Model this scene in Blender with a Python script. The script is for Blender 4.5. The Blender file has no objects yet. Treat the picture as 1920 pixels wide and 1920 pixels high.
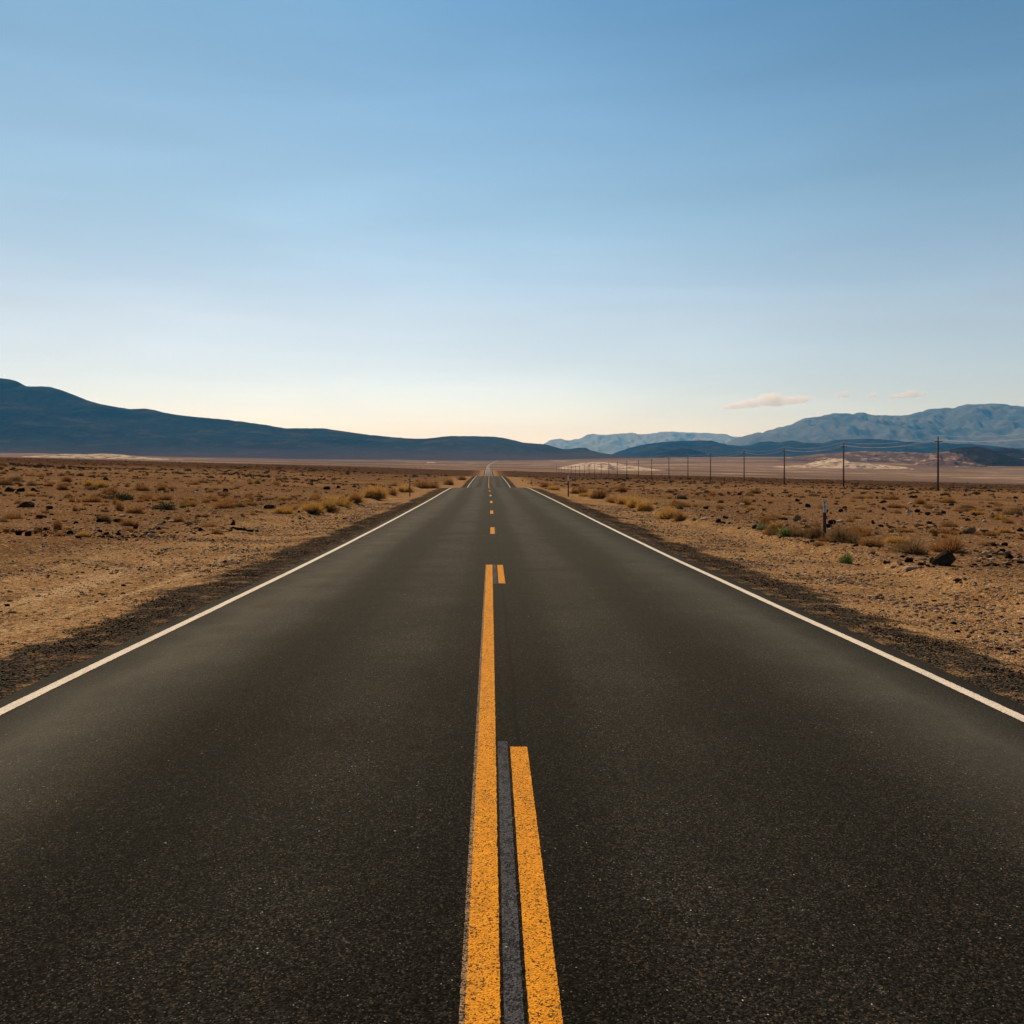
import bpy, bmesh, math, random
import numpy as np
from mathutils import Vector, Matrix

SC = bpy.context.scene
COL = SC.collection
R = math.radians

# ------------------------------------------------------------------ camera, sky, sun, exposure
F, VX, VY, H = 1900.0, 921.0, 878.0, 1.67       # focal length and vanishing point measured in the 1920 px photograph
cam_d = bpy.data.cameras.new('camera')
cam = bpy.data.objects.new('camera', cam_d); COL.objects.link(cam)
cam.location = (0, 0, H); cam.rotation_euler = (R(90), 0, 0)
cam_d.sensor_width = 36; cam_d.lens = 36 * F / 1920
cam_d.shift_x = (960 - VX) / 1920; cam_d.shift_y = -(960 - VY) / 1920
cam_d.clip_start = 0.05; cam_d.clip_end = 300000
SC.camera = cam

SUN_EL, SUN_AZ = 43.0, -24.0                    # azimuth measured from +Y towards +X
SKY_STRENGTH = 0.085
world = bpy.data.worlds.new('World'); SC.world = world; world.use_nodes = True
wn = world.node_tree; wn.nodes.clear()
w_out = wn.nodes.new('ShaderNodeOutputWorld'); w_bg = wn.nodes.new('ShaderNodeBackground')
sky = wn.nodes.new('ShaderNodeTexSky'); sky.sky_type = 'NISHITA'; sky.sun_disc = False
sky.sun_elevation = R(SUN_EL); sky.sun_rotation = R(SUN_AZ)
sky.altitude = 600; sky.air_density = 1.0; sky.dust_density = 0.6; sky.ozone_density = 2.0
w_bg.inputs['Strength'].default_value = SKY_STRENGTH
# sky gain: whiter and warmer towards the horizon, dimmed and bluer overhead to cut fill, with faint cirrus streaks
w_tc = wn.nodes.new('ShaderNodeTexCoord'); w_sep = wn.nodes.new('ShaderNodeSeparateXYZ'); w_ramp = wn.nodes.new('ShaderNodeValToRGB')
wn.links.new(w_tc.outputs['Generated'], w_sep.inputs[0]); wn.links.new(w_sep.outputs[2], w_ramp.inputs[0])
SKY_STOPS = [(0.0, (1.26, 1.14, 1.24)), (0.030, (1.27, 1.14, 1.24)), (0.067, (1.30, 1.17, 1.20)), (0.145, (1.40, 1.23, 1.13)), (0.244, (1.12, 1.22, 1.12)), (0.42, (0.68, 1.01, 1.06)), (0.62, (0.36, 0.60, 0.72)), (1.0, (0.24, 0.42, 0.55))]
el_ = w_ramp.color_ramp.elements
while len(el_) < len(SKY_STOPS): el_.new(0.5)
for e_, (q_, c_) in zip(el_, SKY_STOPS): e_.position = q_; e_.color = (c_[0] / 2, c_[1] / 2, c_[2] / 2, 1)
w_map = wn.nodes.new('ShaderNodeMapping'); w_map.inputs['Scale'].default_value = (2.2, 2.2, 16.0); w_map.inputs['Rotation'].default_value = (0.0, R(7), 0.0)
wn.links.new(w_tc.outputs['Generated'], w_map.inputs[0])
w_nz = wn.nodes.new('ShaderNodeTexNoise'); w_nz.inputs['Scale'].default_value = 1.3; w_nz.inputs['Detail'].default_value = 5; w_nz.inputs['Distortion'].default_value = 0.4
wn.links.new(w_map.outputs[0], w_nz.inputs['Vector'])
w_mr = wn.nodes.new('ShaderNodeMapRange'); w_mr.inputs[1].default_value = 0.35; w_mr.inputs[2].default_value = 0.75; w_mr.inputs[3].default_value = 1.97; w_mr.inputs[4].default_value = 2.20
wn.links.new(w_nz.outputs['Fac'], w_mr.inputs[0])
w_mul = wn.nodes.new('ShaderNodeVectorMath'); w_mul.operation = 'MULTIPLY'; w_sc = wn.nodes.new('ShaderNodeVectorMath'); w_sc.operation = 'SCALE'
wn.links.new(sky.outputs[0], w_mul.inputs[0]); wn.links.new(w_ramp.outputs[0], w_mul.inputs[1])
wn.links.new(w_mul.outputs[0], w_sc.inputs[0]); wn.links.new(w_mr.outputs[0], w_sc.inputs['Scale'])
w_side = wn.nodes.new('ShaderNodeMapRange'); w_side.interpolation_type = 'SMOOTHSTEP'      # a little darker to both sides of the road's direction
for i_, v_ in zip((1, 2, 3, 4), (0.05, 0.45, 1.0, 0.89)): w_side.inputs[i_].default_value = v_
w_abs = wn.nodes.new('ShaderNodeMath'); w_abs.operation = 'ABSOLUTE'
wn.links.new(w_sep.outputs[0], w_abs.inputs[0]); wn.links.new(w_abs.outputs[0], w_side.inputs[0])
w_sc2 = wn.nodes.new('ShaderNodeVectorMath'); w_sc2.operation = 'SCALE'
wn.links.new(w_sc.outputs[0], w_sc2.inputs[0]); wn.links.new(w_side.outputs[0], w_sc2.inputs['Scale'])
wn.links.new(w_sc2.outputs[0], w_bg.inputs['Color']); wn.links.new(w_bg.outputs[0], w_out.inputs['Surface'])

sun_d = bpy.data.lights.new('sun', 'SUN'); sun_d.energy = 5.0; sun_d.angle = R(0.53); sun_d.color = (1.0, 0.84, 0.63)
sun = bpy.data.objects.new('sun', sun_d); COL.objects.link(sun)
sdir = Vector((math.sin(R(SUN_AZ)) * math.cos(R(SUN_EL)), math.cos(R(SUN_AZ)) * math.cos(R(SUN_EL)), math.sin(R(SUN_EL))))
sun.rotation_euler = sdir.to_track_quat('Z', 'Y').to_euler()
sun.location = sdir * 200

SC.view_settings.view_transform = 'Standard'; SC.view_settings.look = 'None'
SC.view_settings.exposure = 0.0; SC.view_settings.gamma = 1.0; SC.view_settings.use_curve_mapping = False
SC.render.engine = 'CYCLES'
SC.cycles.volume_bounces = 32
SC.cycles.max_bounces = 32
SC.cycles.use_denoising = True

rng = np.random.default_rng(7)
random.seed(7)

# ------------------------------------------------------------------ helpers
def tag(o, label=None, cat=None, group=None, kind=None):
    if label: o['label'] = label
    if cat: o['category'] = cat
    if group: o['group'] = group
    if kind: o['kind'] = kind
    return o

def link(name, data, parent=None, loc=(0, 0, 0)):
    o = bpy.data.objects.new(name, data); COL.objects.link(o); o.location = loc
    if parent: o.parent = parent
    return o

def empty(name, loc, rz=0.0):
    o = bpy.data.objects.new(name, None); COL.objects.link(o); o.location = loc; o.rotation_euler = (0, 0, rz)
    o.empty_display_size = 0.2
    return o

def copy_tree(src, loc, rz=0.0):
    c = src.copy(); COL.objects.link(c); c.location = loc; c.rotation_euler = (0, 0, rz)
    for ch in list(src.children):
        k = ch.copy(); COL.objects.link(k); k.parent = c
        for g in list(ch.children):
            q = g.copy(); COL.objects.link(q); q.parent = k
    return c

def mesh_np(name, verts, faces, mat, uv=None, smooth=False, matidx=None, extra=()):
    """verts (n,3); faces (m,k) with one k"""
    verts = np.asarray(verts, np.float32); faces = np.asarray(faces, np.int32)
    me = bpy.data.meshes.new(name)
    n, (m, k) = len(verts), faces.shape
    me.vertices.add(n); me.vertices.foreach_set('co', verts.ravel())
    me.loops.add(m * k); me.loops.foreach_set('vertex_index', faces.ravel())
    me.polygons.add(m)
    me.polygons.foreach_set('loop_start', np.arange(0, m * k, k, dtype=np.int32))
    me.polygons.foreach_set('loop_total', np.full(m, k, np.int32))
    if smooth: me.polygons.foreach_set('use_smooth', np.ones(m, bool))
    me.materials.append(mat)
    for e in extra: me.materials.append(e)
    if matidx is not None: me.polygons.foreach_set('material_index', np.asarray(matidx, np.int32))
    me.update(calc_edges=True)
    if uv is not None:
        l = me.uv_layers.new(name='UVMap')
        l.data.foreach_set('uv', np.asarray(uv, np.float32)[faces.ravel()].ravel())
    return me

def bm_mesh(name, bm, mat, smooth=False):
    me = bpy.data.meshes.new(name); bm.to_mesh(me); bm.free(); me.materials.append(mat)
    if smooth:
        for p in me.polygons: p.use_smooth = True
    return me

def grid_faces(nr, nc):
    i = np.arange((nr - 1) * nc).reshape(nr - 1, nc)[:, :-1].ravel()
    return np.stack([i, i + 1, i + nc + 1, i + nc], 1)

def hash2(ix, iy, seed):
    h = (ix.astype(np.int64) * 374761393 + iy.astype(np.int64) * 668265263 + seed * 1442695041) & 0xffffffff
    h = ((h ^ (h >> 13)) * 1274126177) & 0xffffffff
    h = h ^ (h >> 16)
    return (h & 0xffff) / 65535.0

def vnoise(x, y, seed=0):
    ix, iy = np.floor(x), np.floor(y)
    fx, fy = x - ix, y - iy
    ix, iy = ix.astype(np.int64), iy.astype(np.int64)
    ux, uy = fx * fx * fx * (fx * (fx * 6 - 15) + 10), fy * fy * fy * (fy * (fy * 6 - 15) + 10)
    def g(a, b):
        t = hash2(ix + a, iy + b, seed) * 2 * math.pi
        return np.cos(t) * (fx - a) + np.sin(t) * (fy - b)
    return ((g(0, 0) * (1 - ux) + g(1, 0) * ux) * (1 - uy) + (g(0, 1) * (1 - ux) + g(1, 1) * ux) * uy) * 1.5

def fbm(x, y, octv=4, seed=0, gain=0.5, ridged=False):
    s, a, t = 0.0, 1.0, 0.0
    for k in range(octv):
        n = vnoise(x * 2 ** k + 17.3 * k, y * 2 ** k - 9.1 * k, seed + k)
        if ridged: n = 1 - 2 * np.abs(n)
        s = s + a * n; t += a; a *= gain
    return s / t

def sstep(x, a, b):
    t = np.clip((x - a) / (b - a), 0, 1); return t * t * (3 - 2 * t)

def hermite(kx, ky):
    kx, ky = np.asarray(kx, float), np.asarray(ky, float)
    d = np.diff(ky) / np.diff(kx)
    m = np.zeros_like(ky); m[0], m[-1] = d[0], d[-1]
    for i in range(1, len(ky) - 1):           # monotone (Fritsch-Carlson style) slopes
        if d[i - 1] * d[i] > 0:
            w1, w2 = 2 * (kx[i + 1] - kx[i]) + (kx[i] - kx[i - 1]), (kx[i + 1] - kx[i]) + 2 * (kx[i] - kx[i - 1])
            m[i] = (w1 + w2) / (w1 / d[i - 1] + w2 / d[i])
    def f(x):
        x = np.clip(np.asarray(x, float), kx[0], kx[-1])
        i = np.clip(np.searchsorted(kx, x, side='right') - 1, 0, len(kx) - 2)
        h = kx[i + 1] - kx[i]; t = (x - kx[i]) / h
        return ((2 * t**3 - 3 * t**2 + 1) * ky[i] + (t**3 - 2 * t**2 + t) * h * m[i]
                + (-2 * t**3 + 3 * t**2) * ky[i + 1] + (t**3 - t**2) * h * m[i + 1])
    return f

# ------------------------------------------------------------------ node material helper
class NT:
    def __init__(s, name):
        s.m = bpy.data.materials.new(name); s.m.use_nodes = True
        s.t = s.m.node_tree; s.t.nodes.clear()
        s.out = s.t.nodes.new('ShaderNodeOutputMaterial')
    def n(s, typ, **kw):
        x = s.t.nodes.new('ShaderNode' + typ)
        for k, v in kw.items():
            if k.startswith('i_'):
                key = k[2:]; key = int(key) if key.isdigit() else key.replace('_', ' ')
                s.set(x.inputs[key], v)
            else: setattr(x, k, v)
        return x
    def set(s, inp, v):
        if isinstance(v, bpy.types.NodeSocket): s.t.links.new(v, inp)
        elif isinstance(v, (tuple, list)) and len(v) == 3 and inp.type == 'RGBA': inp.default_value = (*v, 1)
        else: inp.default_value = v
    def pos(s): return s.n('NewGeometry').outputs['Position']
    def mapping(s, v, scale): return s.n('Mapping', i_Vector=v, i_Scale=scale).outputs[0]
    def noise(s, v, scale, detail=3, rough=0.55, color=False):
        x = s.n('TexNoise', i_Vector=v, i_Scale=scale, i_Detail=detail, i_Roughness=rough)
        return x.outputs['Color' if color else 'Fac']
    def vor(s, v, scale, out='Color', feature='F1', rnd=1.0):
        return s.n('TexVoronoi', feature=feature, i_Vector=v, i_Scale=scale, i_Randomness=rnd).outputs[out]
    def math(s, op, a, b=0.0, c=0.0, clamp=False):
        x = s.n('Math', operation=op, use_clamp=clamp); s.set(x.inputs[0], a); s.set(x.inputs[1], b); s.set(x.inputs[2], c)
        return x.outputs[0]
    def ss(s, v, a, b, lo=0.0, hi=1.0):
        x = s.n('MapRange', interpolation_type='SMOOTHSTEP'); s.set(x.inputs[0], v)
        for i, q in zip((1, 2, 3, 4), (a, b, lo, hi)): s.set(x.inputs[i], q)
        return x.outputs[0]
    def lin(s, v, a, b, lo=0.0, hi=1.0):
        x = s.n('MapRange'); s.set(x.inputs[0], v)
        for i, q in zip((1, 2, 3, 4), (a, b, lo, hi)): s.set(x.inputs[i], q)
        return x.outputs[0]
    def mix(s, f, a, b, blend='MIX'):
        x = s.n('Mix', data_type='RGBA', blend_type=blend); s.set(x.inputs[0], f); s.set(x.inputs[6], a); s.set(x.inputs[7], b)
        return x.outputs[2]
    def xyz(s, v):
        x = s.n('SeparateXYZ', i_Vector=v); return x.outputs[0], x.outputs[1], x.outputs[2]
    def bump(s, h, strength, dist, normal=None):
        x = s.n('Bump', i_Height=h, i_Strength=strength, i_Distance=dist)
        if normal is not None: s.set(x.inputs['Normal'], normal)
        return x.outputs[0]
    def bsdf(s, color, rough=0.9, spec=0.3, normal=None, metal=0.0, **kw):
        x = s.n('BsdfPrincipled'); s.set(x.inputs['Base Color'], color); s.set(x.inputs['Roughness'], rough)
        s.set(x.inputs['Specular IOR Level'], spec); s.set(x.inputs['Metallic'], metal)
        if normal is not None: s.set(x.inputs['Normal'], normal)
        for k, v in kw.items(): s.set(x.inputs[k.replace('_', ' ')], v)
        s.t.links.new(x.outputs[0], s.out.inputs['Surface']); return s.m

def simple(name, color, rough=0.8, spec=0.3, metal=0.0, var=0.25, scale=8.0, bump=0.0):
    t = NT(name); c = t.n('TexCoord').outputs['Object']
    f = t.noise(c, scale, 4)
    col = t.mix(t.lin(f, 0.3, 0.7), tuple(v * (1 - var) for v in color), tuple(min(1, v * (1 + var)) for v in color))
    return t.bsdf(col, rough, spec, t.bump(f, bump, 0.02) if bump else None, metal)

# ------------------------------------------------------------------ road and terrain functions
zr = hermite([-400, 0, 7, 13, 22, 35, 60, 80, 88, 94, 100, 108, 120, 135, 150, 171, 200, 240, 272, 288, 300, 330, 400, 520, 700, 830, 960, 1120, 1225, 1320, 1500, 1900, 2600, 3500, 5000, 5600],
             [0.0, 0, 0, -.04, -.09, -.11, -.10, -.075, -.075, -.11, -.20, -.42, -.95, -1.6, -1.85, -1.45, -1.10, -.78, -.60, -.57, -.64, -1.0, -2.9, -5.6, -6.9, -6.2, -4.8, -2.2, -.9, -1.5, -3.2, -.4, 4.5, 12.6, 33.0, 44.0])
zp = hermite([-400, 0, 60, 150, 300, 600, 1000, 1180, 1260, 1400, 1900, 2600, 3500, 5000, 5600],
             [0.0, 0, -.05, -.15, -.3, -.5, -.6, -.6, -.9, -4.0, -1.0, 4.5, 12.6, 33.0, 44.0])
xc = hermite([-400, 0, 50, 91, 171, 293, 960, 1300, 1900, 2600, 3500, 4200, 5000, 5600],
             [.093, .093, .05, -.14, -.40, -.65, -2.5, -3.6, -5.5, -8.5, -9.0, 0.0, 18.0, 45.0])
ebx = (np.array([-400, 0, 300, 600, 921, 1060, 1150, 1280, 1400, 1600, 1750, 1920, 2300]) - VX) / F
eby = (VY - np.array([846, 850, 857, 863, 866, 865, 862, 860, 859, 858, 859, 858, 856])) / F

def ground_z(X, Y, micro=True):
    X = np.asarray(X, float); Y = np.asarray(Y, float)
    Yc = np.maximum(Y, -300.0)
    s = X - xc(Yc); a_s = np.abs(s)
    w = 1 - sstep(a_s, 6.0, 26.0 + 0.12 * np.maximum(Yc, 0))
    zc = zr(Yc) * w + zp(np.minimum(Yc, 5600)) * (1 - w)
    s_eff = 2000 * np.tanh(s / 2000)
    t = sstep(Yc, 1300, 5200)
    cross = -0.0275 * np.sign(s_eff) * np.maximum(np.abs(s_eff) - 4.0, 0) * (1 - t)
    a = np.clip(X / np.maximum(Yc, 1.0), -.7, .75)
    e = np.interp(a, ebx, eby); e0 = np.interp(0.0, ebx, eby)
    z = zc + cross + t * np.minimum(Yc, 30000) * (e - e0) + np.maximum(Yc - 5600, 0) * e0
    # shoulder falls away from the asphalt
    z = z - 0.07 - 0.10 * sstep(a_s, 4.0, 6.2) * (1 - sstep(Yc, 400, 1200)) - 0.25 * (1 - sstep(a_s, 3.52, 3.68))
    if micro:
        off = sstep(a_s, 4.2, 8.0)
        near = 1 - sstep(Yc, 900, 1600)
        z = z + off * near * (0.05 * fbm(X / 1.7, Y / 1.7, 3, 3) + 0.13 * sstep(a_s, 7, 16) * fbm(X / 9, Y / 9, 3, 11)
                              + 0.55 * sstep(a_s, 14, 60) * fbm(X / 55, Y / 42, 3, 21))
        z = z + 0.012 * (1 - off) * sstep(a_s, 4.0, 4.3) * fbm(X / .5, Y / .5, 2, 5) * near
        # bank where the graded shoulder ends: right of the road, and across the pull-out on the left
        br = 7.25 + 0.8 * fbm(Y / 9, Y * 0 + 3.3, 3, 31) + 0.035 * np.maximum(24 - Y, 0)
        z = z + 0.17 * sstep(s, br, br + 0.45) * sstep(Y, 8, 16) * (1 - sstep(Y, 120, 200))
        bl = -6.6 + 0.7 * fbm(Y / 9, Y * 0 + 8.3, 3, 37)
        z = z + 0.14 * sstep(-s, -bl, -bl + 0.45) * sstep(Y, 29, 36) * (1 - sstep(Y, 120, 200))
        yl = 25.6 + 0.7 * fbm(X / 5, X * 0 + 1.7, 3, 41)
        z = z + 0.10 * sstep(Y, yl, yl + 1.4) * sstep(-s, 6.2, 7.6) * (1 - sstep(-s, 13.5, 17)) * (1 - sstep(Y, 27, 33))
        # far fans: broad swells
        z = z + sstep(Yc, 1700, 3500) * (4.0 * fbm(X / 700, Y / 500, 4, 51)) * sstep(a_s, 30, 300)
    return z

def surf_z(s, Y):                                # asphalt surface (crowned)
    return zr(np.clip(Y, -400, 5600)) - 0.015 * np.abs(s)

def at(px, py, ymax=1250.0):
    """the point of the ground that the photograph shows at (px, py)"""
    ys = np.geomspace(4, ymax, 4000)
    X = (px - VX) / F * ys; Z = H - (py - VY) / F * ys
    g = ground_z(X, ys)
    hit = np.nonzero(g >= Z)[0]
    i = hit[0] if len(hit) else int(np.argmin(Z - g))
    return float(X[i]), float(ys[i]), float(g[i])

# ------------------------------------------------------------------ materials of the setting
def ground_material():
    t = NT('desert_ground'); p = t.pos(); x, y, z = t.xyz(p)
    uv = t.n('UVMap').outputs[0]; s, yy, _ = t.xyz(uv)
    a_s = t.math('ABSOLUTE', s)
    flat = t.n('CombineXYZ', i_X=x, i_Y=y, i_Z=0.0).outputs[0]
    n_big = t.noise(flat, 0.09, 5, 0.6); n_mid = t.noise(flat, 0.55, 5, 0.62); n_fine = t.noise(flat, 4.0, 5, 0.68)
    # gravel cells, two sizes, each cell with its own tone
    v1 = t.vor(flat, 55.0); v2 = t.vor(flat, 17.0)
    tone1 = t.xyz(v1)[0]; tone2 = t.xyz(v2)[1]
    tan_a, tan_b = (0.250, 0.134, 0.058), (0.430, 0.248, 0.115)
    br_a, br_b = (0.135, 0.067, 0.029), (0.265, 0.142, 0.068)
    shoulder = t.mix(t.lin(n_mid, 0.35, 0.68), tan_a, tan_b)
    plain = t.mix(t.lin(n_big, 0.33, 0.68), br_a, br_b)
    plain = t.mix(t.ss(n_mid, 0.50, 0.66, 0, 0.7), plain, (0.200, 0.092, 0.031))       # dry cheat grass stubble
    edge = t.math('ADD', a_s, t.math('MULTIPLY', t.math('SUBTRACT', n_mid, 0.5), 6.0))
    col = t.mix(t.ss(edge, 7.2, 10.5), shoulder, plain)
    # pull-out on the left: pale compacted dust with tyre streaks along the road
    st = t.noise(t.mapping(flat, (1.6, 0.10, 1)), 1.0, 4, 0.6)
    pull = t.math('MULTIPLY', t.ss(s, -12.5, -5.5, 0.0, 1.0), t.math('MULTIPLY', t.ss(s, -4.9, -5.4), t.ss(yy, 30, 14)))
    col = t.mix(t.math('MULTIPLY', pull, t.ss(st, 0.45, 0.7, 0, 0.75)), col, (0.58, 0.38, 0.20))
    # loose tone of single stones
    col = t.mix(0.85, col, t.mix(t.ss(tone1, 0.0, 1.0), (0.36, 0.34, 0.33), (1.62, 1.60, 1.54)), 'MULTIPLY')
    col = t.mix(t.ss(tone2, 0.86, 0.93, 0, 0.75), col, (0.035, 0.027, 0.022))
    col = t.mix(t.ss(tone2, 0.03, 0.09, 0.9, 0), col, (0.52, 0.36, 0.21))
    # dark chip gravel thrown off the asphalt
    g_edge = t.math('ADD', a_s, t.math('ADD', t.math('MULTIPLY', t.math('SUBTRACT', n_mid, 0.5), 1.7), t.math('MULTIPLY', t.math('SUBTRACT', n_fine, 0.5), 1.0)))
    grav = t.mix(t.ss(tone1, 0.15, 1.0), (0.011, 0.0098, 0.0085), (0.082, 0.066, 0.051))
    grav = t.mix(t.ss(t.xyz(v1)[2], 0.84, 0.92, 0, 0.8), grav, (0.20, 0.125, 0.065))
    col = t.mix(t.math('MULTIPLY', t.ss(g_edge, 4.80, 4.58), t.ss(t.noise(flat, 2.6, 4, 0.6), 0.36, 0.50, 0.55, 1.0)), col, grav)
    # the plain darkens with brush away from the camera, then pale fans past its rim
    col = t.mix(t.math('MULTIPLY', t.ss(y, 130, 380), t.ss(a_s, 8, 20, 0.2, 0.92)), col, t.mix(t.lin(n_big, 0.35, 0.65), (0.045, 0.023, 0.011), (0.092, 0.044, 0.018)))
    lay = t.noise(t.mapping(flat, (0.00055, 0.0022, 1)), 1.0, 6, 0.62)
    fan = t.mix(t.lin(lay, 0.36, 0.66), (0.112, 0.068, 0.041), (0.245, 0.152, 0.090))
    spk = t.noise(t.mapping(flat, (0.004, 0.012, 1)), 1.0, 5, 0.7)
    fan = t.mix(t.math('MULTIPLY', t.ss(spk, 0.55, 0.62, 0, 0.9), t.ss(lay, 0.42, 0.55)), fan, (0.60, 0.40, 0.26))  # bright patches: sunlight on the valley floor put into the sand colour
    col = t.mix(t.ss(t.math('ADD', y, t.math('MULTIPLY', t.math('SUBTRACT', n_big, 0.5), 200)), 1200, 1420), col, fan)
    h = t.math('ADD', t.math('MULTIPLY', t.vor(flat, 55.0, 'Distance'), -0.45), t.math('ADD', t.math('MULTIPLY', t.vor(flat, 17.0, 'Distance'), -0.6), t.math('MULTIPLY', n_fine, 1.4)))
    return t.bsdf(col, 1.0, 0.0, t.bump(h, 1.0, 0.05))

def asphalt_material():
    t = NT('asphalt'); uv = t.n('UVMap').outputs[0]; s, y, _ = t.xyz(uv)
    p = t.n('CombineXYZ', i_X=s, i_Y=y, i_Z=0.0).outputs[0]
    v = t.vor(p, 125.0); r, g, b = t.xyz(v)
    r2 = t.xyz(t.vor(p, 210.0))
    big = t.noise(t.mapping(p, (0.55, 0.06, 1)), 1.0, 4, 0.6)
    streak = t.noise(t.mapping(p, (2.6, 0.035, 1)), 1.0, 4, 0.6)
    patch = t.noise(p, 0.7, 5, 0.6)
    base = t.mix(t.ss(r, 0.25, 1.0), (0.0004, 0.0004, 0.0004), (0.028, 0.0262, 0.0212))
    base = t.mix(t.ss(g, 0.90, 0.97, 0, 0.85), base, (0.105, 0.068, 0.040))          # brown and buff aggregate
    base = t.mix(t.ss(r2[1], 0.97, 0.99, 0, 0.8), base, (0.19, 0.165, 0.13))
    base = t.mix(t.ss(r2[2], 0.9995, 0.9998), base, (0.60, 0.56, 0.50))             # rare bright quartz chips
    # polished wheel paths beside a darker drip strip in the middle of each lane
    q = t.math('ABSOLUTE', t.math('SUBTRACT', t.math('ABSOLUTE', s), 1.78))
    q = t.math('ADD', q, t.math('ADD', t.math('MULTIPLY', t.math('SUBTRACT', big, 0.5), 0.8), t.math('MULTIPLY', t.math('SUBTRACT', t.noise(p, 3.5, 5, 0.7), 0.5), 0.5)))
    wheel = t.math('MULTIPLY', t.ss(q, 0.15, 0.75), t.ss(q, 1.45, 1.0))
    tone = t.math('ADD', t.math('MULTIPLY', t.math('MULTIPLY', wheel, t.lin(patch, 0.3, 0.7, 0.5, 1.25)), 0.42), t.lin(patch, 0.3, 0.7, 0.66, 0.95))
    tone = t.math('MULTIPLY', tone, t.lin(streak, 0.3, 0.7, 0.78, 1.22))
    # curved scuffs of turned tyres and a fine sealed crack along the seam
    d1 = t.math('SQRT', t.math('ADD', t.math('POWER', t.math('SUBTRACT', s, -3.0), 2.0), t.math('POWER', t.math('SUBTRACT', y, 6.0), 2.0)))
    arc = t.math('MULTIPLY', t.ss(t.math('ABSOLUTE', t.math('SUBTRACT', d1, t.math('ADD', 8.2, t.math('MULTIPLY', patch, 0.8)))), 0.16, 0.02), t.ss(patch, 0.42, 0.6))
    tone = t.math('MULTIPLY', tone, t.math('SUBTRACT', 1.0, t.math('MULTIPLY', arc, 0.35)))
    seam = t.math('ABSOLUTE', t.math('SUBTRACT', s, t.math('ADD', 0.075, t.math('MULTIPLY', t.math('SUBTRACT', t.noise(t.mapping(p, (0, 0.8, 1)), 1.0, 3), 0.5), 0.05))))
    tone = t.math('MULTIPLY', tone, t.ss(seam, 0.004, 0.022, 0.45, 1.0))
    dust = t.math('MULTIPLY', t.ss(t.math('ABSOLUTE', s), 3.25, 3.8), t.ss(patch, 0.48, 0.70, 0, 0.22))
    tc = t.n('CombineColor', i_0=tone, i_1=tone, i_2=tone).outputs[0]
    base = t.mix(1.0, base, tc, 'MULTIPLY')
    base = t.mix(dust, base, (0.10, 0.068, 0.040))
    base = t.mix(t.ss(y, 620, 1250, 0, 0.9), base, (0.34, 0.255, 0.195))             # far stretch paler: grazing sheen put into the pavement colour
    hgt = t.math('ADD', t.math('MULTIPLY', t.vor(p, 125.0, 'Distance'), -1.0), t.math('MULTIPLY', t.noise(p, 300, 2), 0.5))
    nrm = t.bump(hgt, 0.6, 0.006)
    df = t.n('BsdfDiffuse', i_Color=base, i_Roughness=0.6, i_Normal=nrm)
    gl = t.n('BsdfGlossy', i_Color=(1.0, 0.93, 0.78), i_Roughness=0.90, i_Normal=nrm)
    fr = t.n('Fresnel', i_IOR=1.5)
    amount = t.math('MULTIPLY', fr.outputs[0], t.math('ADD', 0.066, t.math('MULTIPLY', t.math('MULTIPLY', wheel, t.lin(patch, 0.3, 0.7, 0.4, 1.3)), 0.018)))
    mx = t.n('MixShader', i_0=amount); t.t.links.new(df.outputs[0], mx.inputs[1]); t.t.links.new(gl.outputs[0], mx.inputs[2])
    t.t.links.new(mx.outputs[0], t.out.inputs['Surface']); return t.m

def paint_material(name, color, dark, lo, hi, patchy=0.35):
    t = NT(name); uv = t.n('UVMap').outputs[0]; s, y, _ = t.xyz(uv)
    p = t.n('CombineXYZ', i_X=s, i_Y=y, i_Z=0.0).outputs[0]
    r = t.xyz(t.vor(p, 190.0))[0]; r2 = t.xyz(t.vor(p, 95.0))[1]
    wear = t.noise(t.mapping(p, (11, 1.1, 1)), 1.0, 5, 0.7); blot = t.noise(p, 14.0, 4, 0.65)
    k = t.math('ADD', t.math('MULTIPLY', r, 0.62), t.math('MULTIPLY', r2, 0.38))
    k = t.math('ADD', k, t.math('MULTIPLY', t.math('SUBTRACT', wear, 0.5), patchy)); k = t.math('ADD', k, t.math('MULTIPLY', t.math('SUBTRACT', blot, 0.5), patchy))
    c = t.mix(t.lin(blot, 0.3, 0.7), tuple(q * 0.78 for q in color), tuple(min(1, q * 1.12) for q in color))
    c = t.mix(t.ss(wear, 0.5, 0.75, 0, 0.35), c, tuple(q * 0.55 + 0.03 for q in color))
    col = t.mix(t.ss(k, lo, hi), c, dark)
    hgt = t.math('MULTIPLY', t.vor(p, 125.0, 'Distance'), -1.0)
    return t.bsdf(col, 0.85, 0.06, t.bump(hgt, 0.6, 0.006))

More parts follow.
